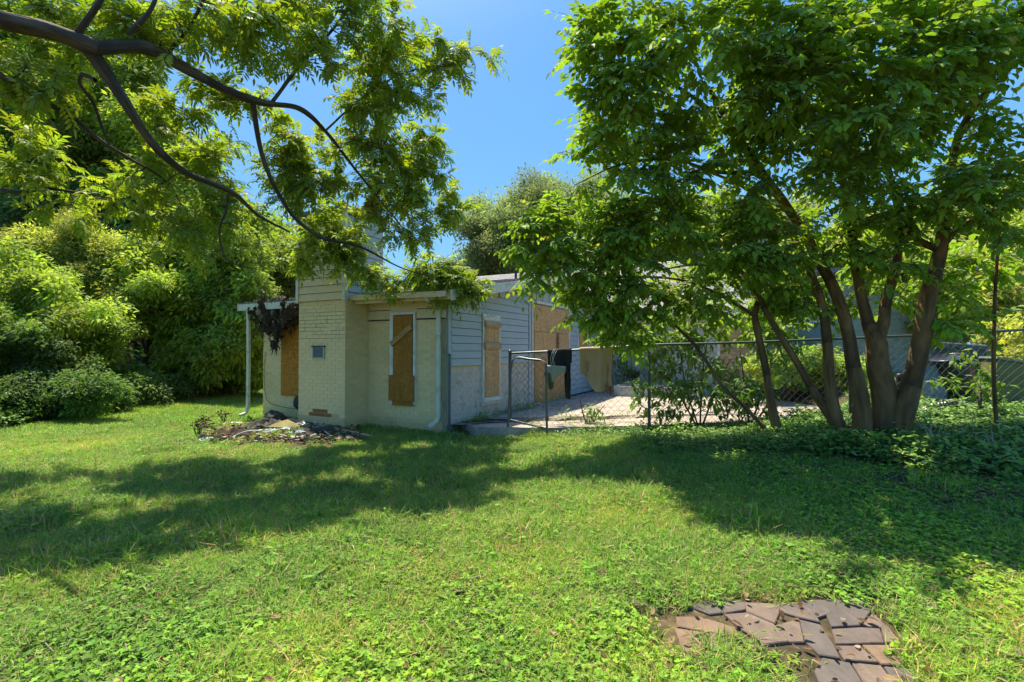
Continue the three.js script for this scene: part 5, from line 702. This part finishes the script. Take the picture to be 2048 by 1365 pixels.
// ------------------------------------------------------------------ old slab path at the lower right
seed = 777;
const PATH = (() => {
  const pts = [[1350, 1205], [1480, 1203], [1600, 1202], [1745, 1200], [1800, 1262], [1830, 1340], [1880, 1420], [1640, 1420], [1600, 1340], [1480, 1290], [1400, 1330], [1345, 1290]].map(([x, y]) => ground(x, y));
  return (x, z) => { let c = false; for (let i = 0, j = pts.length - 1; i < pts.length; j = i++) { const a = pts[i], b = pts[j]; if ((a.z > z) !== (b.z > z) && x < (b.x - a.x) * (z - a.z) / (b.z - a.z) + a.x) c = !c; } return c; };
})();
{
  const path = new THREE.Group(); path.name = 'path'; path.userData.kind = 'structure'; scene.add(path);
  // dark edge bands and rust-coloured slabs, outlines in pixels of the photograph
  const rust = std([0.215, 0.135, 0.09], 0.9, { map: tMottle, bumpMap: tFine, bumpScale: 0.006 }), rust2 = std([0.175, 0.125, 0.095], 0.9, { map: tMottle, bumpMap: tFine, bumpScale: 0.006 }), slate = std([0.12, 0.098, 0.085], 0.8, { map: tMottle, bumpMap: tFine, bumpScale: 0.006 }), slate2 = std([0.15, 0.112, 0.092], 0.8, { map: tMottle, bumpMap: tFine, bumpScale: 0.006 });
  const Q = [
    [[1352, 1205], [1438, 1207], [1448, 1230], [1420, 1233], [1392, 1222], [1360, 1219], slate], [[1438, 1207], [1490, 1210], [1492, 1224], [1450, 1232], slate2], [[1490, 1210], [1548, 1212], [1560, 1226], [1550, 1252], [1494, 1228], rust2],
    [[1548, 1212], [1600, 1208], [1625, 1222], [1640, 1250], [1600, 1240], [1562, 1228], slate2], [[1600, 1206], [1650, 1206], [1662, 1232], [1630, 1244], [1622, 1222], slate], [[1650, 1204], [1700, 1202], [1735, 1204], [1742, 1226], [1720, 1256], [1664, 1260], [1652, 1232], slate],
    [[1450, 1234], [1494, 1230], [1548, 1254], [1578, 1290], [1530, 1296], [1480, 1262], rust2], [[1352, 1240], [1400, 1240], [1440, 1252], [1470, 1262], [1482, 1280], [1410, 1268], [1356, 1258], rust], [[1350, 1262], [1406, 1270], [1420, 1296], [1400, 1312], [1366, 1308], rust],
    [[1420, 1272], [1478, 1284], [1520, 1300], [1500, 1320], [1424, 1306], rust2], [[1366, 1312], [1420, 1312], [1440, 1340], [1400, 1370], [1372, 1350], rust], [[1600, 1244], [1640, 1254], [1664, 1290], [1680, 1322], [1640, 1316], [1612, 1290], slate],
    [[1664, 1264], [1722, 1260], [1760, 1262], [1768, 1290], [1672, 1294], slate2], [[1672, 1298], [1720, 1298], [1756, 1330], [1690, 1326], rust2], [[1726, 1296], [1780, 1296], [1812, 1336], [1764, 1334], rust], [[1646, 1322], [1700, 1332], [1724, 1372], [1640, 1376], [1630, 1350], slate], [[1706, 1332], [1762, 1338], [1790, 1376], [1732, 1376], rust2], [[1770, 1340], [1826, 1346], [1850, 1390], [1800, 1392], slate],
    [[1640, 1380], [1724, 1378], [1740, 1430], [1640, 1430], rust], [[1732, 1380], [1796, 1382], [1830, 1430], [1746, 1430], slate2], [[1746, 1230], [1780, 1262], [1796, 1292], [1772, 1290], [1764, 1260], [1724, 1256], rust2], [[1552, 1256], [1598, 1244], [1608, 1290], [1580, 1290], rust2],
  ];
  for (const q of Q) {
    const m = q.pop(), p = q.map(([x, y]) => ground(x, y)), c = p.reduce((a, b) => a.add(b), V()).multiplyScalar(1 / p.length), s = new THREE.Shape();
    p.forEach((v, i) => { const a = [(v.x - c.x) * 0.985, -(v.z - c.z) * 0.985]; i ? s.lineTo(...a) : s.moveTo(...a); }); s.closePath();
    const g = new THREE.ExtrudeGeometry(s, { depth: 0.022, bevelEnabled: true, bevelSize: 0.004, bevelThickness: 0.005, bevelSegments: 1 }); g.rotateX(-Math.PI / 2);
    const o = mesh('paving_slab', uvm(g, 1, rnd() * 4), m, path); o.name = numbered('paving_slab'); o.position.set(c.x, c.y - 0.013 + rr(0, 0.004), c.z); o.rotation.set(gauss() * 0.012, 0, gauss() * 0.012);
  }
}
// ------------------------------------------------------------------ lawn
const facadeSide = (x, z) => { const a = x - HO.x, b = z - HO.z, lx = a * hx.x + b * hx.z, lz = a * hz.x + b * hz.z; return { lx, lz }; };
const BED = (x, z) => { // ivy bed: before and under the fence, right of the gate
  const d = -z, u = x / d * FPX + 1024, p = (EYE - gh(x, z)) / d * FPX + 700; const front = 866 + 40 * sstep(1100, 1450, u) + 58 * sstep(1500, 2100, u) + 16 * (vnoise(u / 60, 3.3) - 0.5);
  return u > 1085 + 60 * rnd() && d < 11.2 && p < front;
};
const inHouse = (x, z) => { const { lx, lz } = facadeSide(x, z); return (lx > -5.2 && lx < 0 && lz < 0 && lz > -9) || (lx > -3.25 && lx < -1.95 && lz >= 0 && lz < 0.63) || (lx > -14 && lz <= -9 && lz > -17 && lx < 7.5); };
function grassPatch(n, size, hMin, hMax, W, mix) {
  const L = new Leaves();
  for (let i = 0; i < n; i++) {
    const x = rr(-0.5, 0.5) * size * 1.25, z = rr(-0.5, 0.5) * size * 1.25, k = rnd();
    if (k < mix.clover) { const h = rr(0.012, 0.065), a0 = rr(0, 6.28), c = shade([0.145, 0.365, 0.016], 0.45, 0.38); for (let j = 0; j < 3; j++) { const az = a0 + j * 2.1, a = V(Math.cos(az), rr(-0.5, 0.6), Math.sin(az)).normalize(), nn = V(gauss() * 0.7, 1, gauss() * 0.7); nn.addScaledVector(a, -nn.dot(a)).normalize(); const l = rr(0.012, 0.026); L.lance(V(x, h, z), a, nn, l, l * rr(0.75, 0.95), c, 0.15); } }
    else if (k < mix.clover + mix.broad) { const h = rr(0.01, 0.04), az = rr(0, 6.28), a = V(Math.cos(az), rr(0, 0.6), Math.sin(az)).normalize(), nn = V(gauss() * 0.4, 1, gauss() * 0.4); nn.addScaledVector(a, -nn.dot(a)).normalize(); const l = rr(0.018, 0.044); L.lance(V(x, h, z), a, nn, l, l * rr(0.35, 0.55), shade([0.15, 0.36, 0.016], 0.45, 0.3), 0.3); }
    else { const dry = rnd() < mix.dry; L.blade(V(x, 0, z), rr(0, 6.28), rr(hMin, hMax), W * rr(0.7, 1.4), rr(0.2, 1.3), dry ? shade([0.50, 0.40, 0.19], 0.25, 0.1) : shade([0.145, 0.355, 0.016], 0.5, 0.42)); }
  }
  return L.geo();
}
const S0 = 0.24;
const patches = {
  grass: [0, 1, 2].map(() => grassPatch(360, S0, 0.04, 0.13, 0.0046, { clover: 0.06, broad: 0.06, dry: 0.15 })),
  clover: [0, 1, 2].map(() => grassPatch(270, S0, 0.03, 0.10, 0.0046, { clover: 0.26, broad: 0.17, dry: 0.14 })),
  broad: [0, 1].map(() => grassPatch(210, S0, 0.03, 0.09, 0.005, { clover: 0.15, broad: 0.5, dry: 0.12 })),
  far: [0, 1].map(() => grassPatch(300, S0 * 1.6, 0.05, 0.12, 0.009, { clover: 0.06, broad: 0.06, dry: 0.06 })),
};
{
  const inst = {}; const add = (k, i, m, c) => { const q = (inst[k + i] ??= { g: patches[k][i], m: [], c: [] }); q.m.push(m); q.c.push(c); };
  const place = (x, z, kind, sc) => { const arr = patches[kind], i = Math.floor(rnd() * arr.length), e = 0.15, nx = (gh(x + e, z) - gh(x - e, z)) / (2 * e), nz = (gh(x, z + e) - gh(x, z - e)) / (2 * e); _q.setFromUnitVectors(V(0, 1, 0), V(-nx, 1, -nz).normalize()).multiply(new THREE.Quaternion().setFromAxisAngle(V(0, 1, 0), rr(0, 6.28))); const t = fbm(x * 0.9 + 60, z * 0.9 + 60, 256, 3) - 0.5, t2 = fbm(x * 2.1 + 9, z * 2.1 + 30, 256, 3), b = 1 + t * 0.55 + rr(-0.16, 0.12), y = clamp(0.06 + t * 0.6 + rr(-0.08, 0.12) + sstep(0.6, 0.78, t2) * 0.25, 0, 0.5); add(kind, i, new THREE.Matrix4().compose(V(x, gh(x, z) - 0.004, z), _q, V(sc, sc * rr(0.8, 1.25), sc)), [b * (1 + y), b, b * (1 - y * 0.3)]); };
  const bare = (x, z, d) => { const u = x / d * FPX + 1024, p = (EYE - gh(x, z)) / d * FPX + 700; // worn, leafy soil at the right and by the bed
    let k = 0; k = Math.max(k, Math.exp(-(((u - 1960) / 190) ** 2 + ((p - 985 - (u - 1900) * 0.12) / 32) ** 2))); k = Math.max(k, 0.9 * Math.exp(-(((u - 1255) / 55) ** 2 + ((p - 1195) / 38) ** 2))); k = Math.max(k, 0.7 * Math.exp(-(((u - 590) / 130) ** 2 + ((p - 888) / 14) ** 2))); k = Math.max(k, 0.75 * Math.exp(-(((u - 1560) / 300) ** 2 + ((p - 1270) / 75) ** 2))); k = Math.max(k, 0.6 * Math.exp(-(((u - 1600) / 260) ** 2 + ((p - 925) / 18) ** 2))); return k; };
  for (const [d0, d1, st, kindFar] of [[1.9, 5.2, 0.155, 0], [5.2, 9.5, 0.2, 0], [9.5, 24, 0.34, 1]])
    for (let z = -d0; z > -d1; z -= st) { const d = -z, w = d * 1.08 + 0.6; for (let x = -w; x < w; x += st) {
      const X = x + rr(-0.5, 0.5) * st, Z = z + rr(-0.5, 0.5) * st, D = -Z; if (inHouse(X, Z) || onPatio(X, Z) || BED(X, Z)) continue;
      if ((PATH(X, Z) || ((PATH(X + 0.09, Z) || PATH(X - 0.09, Z) || PATH(X, Z - 0.08) || PATH(X, Z + 0.08)) && rnd() < 0.8)) && rnd() > 0.02) continue; if (rnd() < bare(X, Z, D) * 0.85) continue; if (fbm(X * 1.6 + 70, Z * 1.6 + 5, 256, 3) > 0.64 && rnd() < 0.3) continue;
      if (kindFar) { place(X, Z, 'far', rr(0.9, 1.3)); continue; }
      const n = fbm(X * 0.7 + 20, Z * 0.7 + 20, 256, 3), cw = sstep(3.9, 2.6, D) * sstep(1.2, -0.8, X) * 0.75 + sstep(-1.5, -4.5, X) * 0.3 * sstep(8, 5, D), bw = sstep(1.2, 3.2, X) * 0.85 * sstep(2.2, 3.5, D);
      const k = n - 0.5 + 0.0; if (rnd() < cw + k * 0.9) place(X, Z, 'clover', rr(0.85, 1.2)); else if (rnd() < bw + k * 0.5) place(X, Z, 'broad', rr(0.9, 1.3)); else place(X, Z, 'grass', rr(0.85, 1.25) * (rnd() < 0.06 ? 1.5 : 1));
    } }
  const lawn = thing('lawn', 'sunlit and shaded lawn of grass, clover and small weeds', 'grass'); lawn.userData.kind = 'stuff';
  for (const k in inst) { const { g, m, c } = inst[k], im = new THREE.InstancedMesh(g, GRASS, m.length); m.forEach((q, i) => { im.setMatrixAt(i, q); im.setColorAt(i, lin(...c[i])); }); im.name = k.startsWith('clover') ? 'clover' : k.startsWith('broad') ? 'weeds' : 'grass_blades'; im.userData.kind = 'stuff'; im.castShadow = im.receiveShadow = true; lawn.add(im); }
}
// fallen leaves and twigs on the lawn
{
  const L = new Leaves(), tw = [];
  for (let i = 0; i < 2600; i++) { const d = 2 + 8 * Math.pow(rnd(), 1.3), x = rr(-1.05, 1.05) * d, z = -d; if (inHouse(x, z)) continue; const right = x > 1.2 * d / 4; if (!right && rnd() < 0.45) continue; const az = rr(0, 6.28), a = V(Math.cos(az), rr(-0.2, 0.5), Math.sin(az)).normalize(), nn = V(gauss() * 0.5, 1, gauss() * 0.5); nn.addScaledVector(a, -nn.dot(a)).normalize(); const l = rr(0.025, 0.07); L.ovate(V(x, gh(x, z) + rr(0.02, 0.055), z), a, nn, l, l * rr(0.4, 0.6), shade(rnd() < 0.5 ? [0.16, 0.085, 0.035] : rnd() < 0.6 ? [0.30, 0.22, 0.10] : [0.36, 0.27, 0.16], 0.3, 0.1), rr(-0.5, 0.6), 0.3); }
  for (let i = 0; i < 1500; i++) { const u = rr(1700, 2060), p = 985 + (u - 1900) * 0.12 + gauss() * 38, q = ground(u, p); const az = rr(0, 6.28), a = V(Math.cos(az), rr(-0.1, 0.25), Math.sin(az)).normalize(), nn = V(gauss() * 0.4, 1, gauss() * 0.4); nn.addScaledVector(a, -nn.dot(a)).normalize(); const l = rr(0.03, 0.08); L.ovate(V(q.x, q.y + rr(0.005, 0.03), q.z), a, nn, l, l * rr(0.35, 0.6), shade(rnd() < 0.4 ? [0.20, 0.10, 0.05] : [0.34, 0.22, 0.12], 0.3, 0.1), rr(-0.4, 0.5), 0.3); }
  tag(mesh('dead_leaves', L.geo(), LEAFDULL), 'brown dead leaves scattered over the lawn and bare soil', 'leaves', null, 'stuff');
  for (let i = 0; i < 130; i++) { const d = rr(2.1, 8), x = rr(-1, 1) * d, z = -d, az = rr(0, 6.28), l = rr(0.06, 0.24); const p = V(x, gh(x, z) + 0.045, z), e = V(x + Math.cos(az) * l, gh(x, z) + rr(0.03, 0.07), z + Math.sin(az) * l); tw.push(limb([p, p.clone().lerp(e, 0.5).add(V(0, 0.012, gauss() * 0.02)), e], [0.004, 0.0035, 0.002], 4, 4, 0)); }
  tag(mesh('fallen_twigs', mergeGeometries(tw), M.lumberOld), 'thin dry twigs lying in the grass', 'twigs', null, 'stuff');
}
// ------------------------------------------------------------------ ivy bed, patio weeds
{
  const patch = (n, h, l0, l1, col) => { const L = new Leaves(); for (let i = 0; i < n; i++) { const x = rr(-0.32, 0.32), z = rr(-0.32, 0.32), y = h * Math.pow(rnd(), 0.7), az = rr(0, 6.28), a = V(Math.cos(az), rr(-0.5, 0.3), Math.sin(az)).normalize(), nn = V(gauss() * 0.5, 1, gauss() * 0.5 + 0.2); nn.addScaledVector(a, -nn.dot(a)).normalize(); const l = rr(l0, l1); L.ovate(V(x, y, z), a, nn, l, l * rr(0.5, 0.75), shade(col, 0.3, 0.2), rr(0, 0.4), 0.2); if (i % 6 === 0) L.blade(V(x, 0, z), az, y + 0.05, 0.005, 0.3, [0.06, 0.09, 0.02]); } return L.geo(); };
  const vs = [patch(120, 0.24, 0.05, 0.095, [0.10, 0.22, 0.024]), patch(120, 0.28, 0.05, 0.10, [0.12, 0.26, 0.022]), patch(90, 0.42, 0.06, 0.12, [0.14, 0.29, 0.022])], M4 = [[], [], []];
  for (let x = 0.5; x < 11; x += 0.17) for (let z = -4; z > -11.4; z -= 0.17) { const X = x + gauss() * 0.08, Z = z + gauss() * 0.08; if (!BED(X, Z) || onPatio(X, Z)) continue; const i = rnd() < 0.45 ? 0 : rnd() < 0.75 ? 1 : 2, uu = X / -Z * FPX + 1024, s = rr(0.7, 1.15) * (0.5 + 0.4 * sstep(1450, 1700, uu) - 0.15 * sstep(1800, 2000, uu)); M4[i].push(new THREE.Matrix4().compose(V(X, gh(X, Z) - 0.02, Z), new THREE.Quaternion().setFromAxisAngle(V(0, 1, 0), rr(0, 6.28)), V(s, s * rr(0.6, 1.2), s))); }
  const bed = thing('ivy', 'dark green ivy ground cover around the trunks and along the fence foot', 'ivy'); bed.userData.kind = 'stuff';
  vs.forEach((g, i) => { const im = new THREE.InstancedMesh(g, leafMat(0.3, 0.5), M4[i].length); M4[i].forEach((m, k) => im.setMatrixAt(k, m)); im.name = 'ivy_leaves'; im.userData.kind = 'stuff'; im.castShadow = im.receiveShadow = true; bed.add(im); });
  // vines and weeds that creep from the left thicket over the lawn's edge
  { const M5 = [[], [], []]; for (let i = 0; i < 900; i++) { const u = rr(-60, 520), edge = 858 - 78 * Math.pow(clamp(u / 500, 0, 1), 0.8), p = ground(u, edge + 6 * (vnoise(u / 25, 8.1) - 0.5) - Math.abs(gauss()) * 16), k = rnd() < 0.35 ? 0 : rnd() < 0.6 ? 1 : 2, s = rr(0.6, 1.5) * (-p.z / 11); M5[k].push(new THREE.Matrix4().compose(V(p.x, p.y - 0.02, p.z), new THREE.Quaternion().setFromAxisAngle(V(0, 1, 0), rr(0, 6.28)), V(s, s * rr(0.5, 1.7), s))); }
    const ed = thing('ground_vines', 'dark ragged vines and weeds along the lawn edge before the left thicket', 'vines'); ed.userData.kind = 'stuff'; vs.forEach((g, i) => { const im = new THREE.InstancedMesh(g, leafMat(0.4, 0.25), M5[i].length); M5[i].forEach((m, k) => im.setMatrixAt(k, m)); im.name = 'vine_leaves'; im.userData.kind = 'stuff'; im.castShadow = im.receiveShadow = true; ed.add(im); }); }
  for (const [u, p0, h, lab] of [[1862, 905, 0.42, 'pale dry weed stalk standing in the ivy below the black barrel'], [1832, 880, 0.3, 'short pale dry stalk in the ivy right of the thick trunk'], [1990, 915, 0.34, 'bare brown stalk in the ivy at the right edge']]) { const q = ground(u, p0), tw = []; for (let i = 0; i < 7; i++) { const a = V(gauss() * 0.02, 0, gauss() * 0.02), b = V(gauss() * 0.06, h * rr(0.4, 0.6), gauss() * 0.06), c = V(gauss() * 0.14, h * rr(0.7, 1.1), gauss() * 0.12); tw.push(limb([a, b, c], [0.005, 0.004, 0.002], 8, 5, 0)); } const o = mesh('dry_weed', mergeGeometries(tw), std([0.42, 0.34, 0.24], 0.9)); o.position.copy(q); tag(o, lab, 'weed'); }
  // weeds between the house corner, the gate and the patio edge
  const wl = new Leaves(); const bush = (p, h, n, c, ls = 1) => { for (let i = 0; i < n; i++) { const az = rr(0, 6.28), a = V(Math.cos(az), rr(0.2, 1.2), Math.sin(az)).normalize(), nn = V(-a.x * 0.5, 1, -a.z * 0.5); nn.addScaledVector(a, -nn.dot(a)).normalize(); const o = p.clone().add(V(gauss() * 0.1 * ls, h * rnd() * 0.6, gauss() * 0.1 * ls)); if (rnd() < 0.5) wl.lance(o, a, nn, ls * rr(0.06, 0.14), ls * rr(0.02, 0.045), shade(c, 0.3, 0.4), 0.4); else wl.blade(p.clone().add(V(gauss() * 0.1, 0, gauss() * 0.1)), az, h * rr(0.6, 1.2), 0.006, rr(0.2, 0.8), shade(c, 0.3, 0.4)); } };
  for (let i = 0; i < 90; i++) { const t = rnd(), p = ground(905 + t * 330, 842 + t * 22 + gauss() * 10); bush(p, rr(0.1, 0.26), 26, [0.15, 0.29, 0.016]); }
  for (let i = 0; i < 26; i++) { const s = rr(0.2, 3.4), p = H(0.12 + rr(0, 0.2), PATIO, -s); bush(p, rr(0.08, 0.25), 18, [0.19, 0.31, 0.018]); }
  for (let i = 0; i < 40; i++) { const p = H(rr(-5.3, 0.3), 0, rr(0.05, 0.25)); const { lx } = facadeSide(p.x, p.z); if (lx > -3.3 && lx < -1.9) p.copy(H(lx, 0, 0.7)); p.y = gh(p.x, p.z); bush(p, rr(0.05, 0.16), 14, [0.15, 0.28, 0.016]); }
  for (let i = 0; i < 30; i++) { const p = H(rr(0.5, 6.5), PATIO, rr(-6, 0)); bush(p, rr(0.06, 0.2), 10, [0.13, 0.25, 0.016]); }
  for (let i = 0; i < 16; i++) { const p = ground(1500 + gauss() * 80, 1325 + gauss() * 25); bush(p, rr(0.03, 0.07), 12, [0.17, 0.31, 0.016], 0.4); }
  for (let i = 0; i < 40; i++) { const p = ground(rr(1340, 1860), rnd() < 0.5 ? 1200 + gauss() * 10 : 1280 + gauss() * 60); if (PATH(p.x, p.z)) continue; bush(p, rr(0.04, 0.09), 14, [0.17, 0.31, 0.016], 0.45); }
  for (let i = 0; i < 30; i++) { const p = ground(rr(1350, 1830), rr(1205, 1364)); if (!PATH(p.x, p.z)) continue; bush(p, rr(0.015, 0.045), 7, [0.17, 0.36, 0.016], 0.22); }
  tag(mesh('weeds', wl.geo(), GRASS), 'tufts of weeds along the house foot, patio edge and slab path', 'weeds', null, 'stuff');
}
renderer.render(scene, camera);
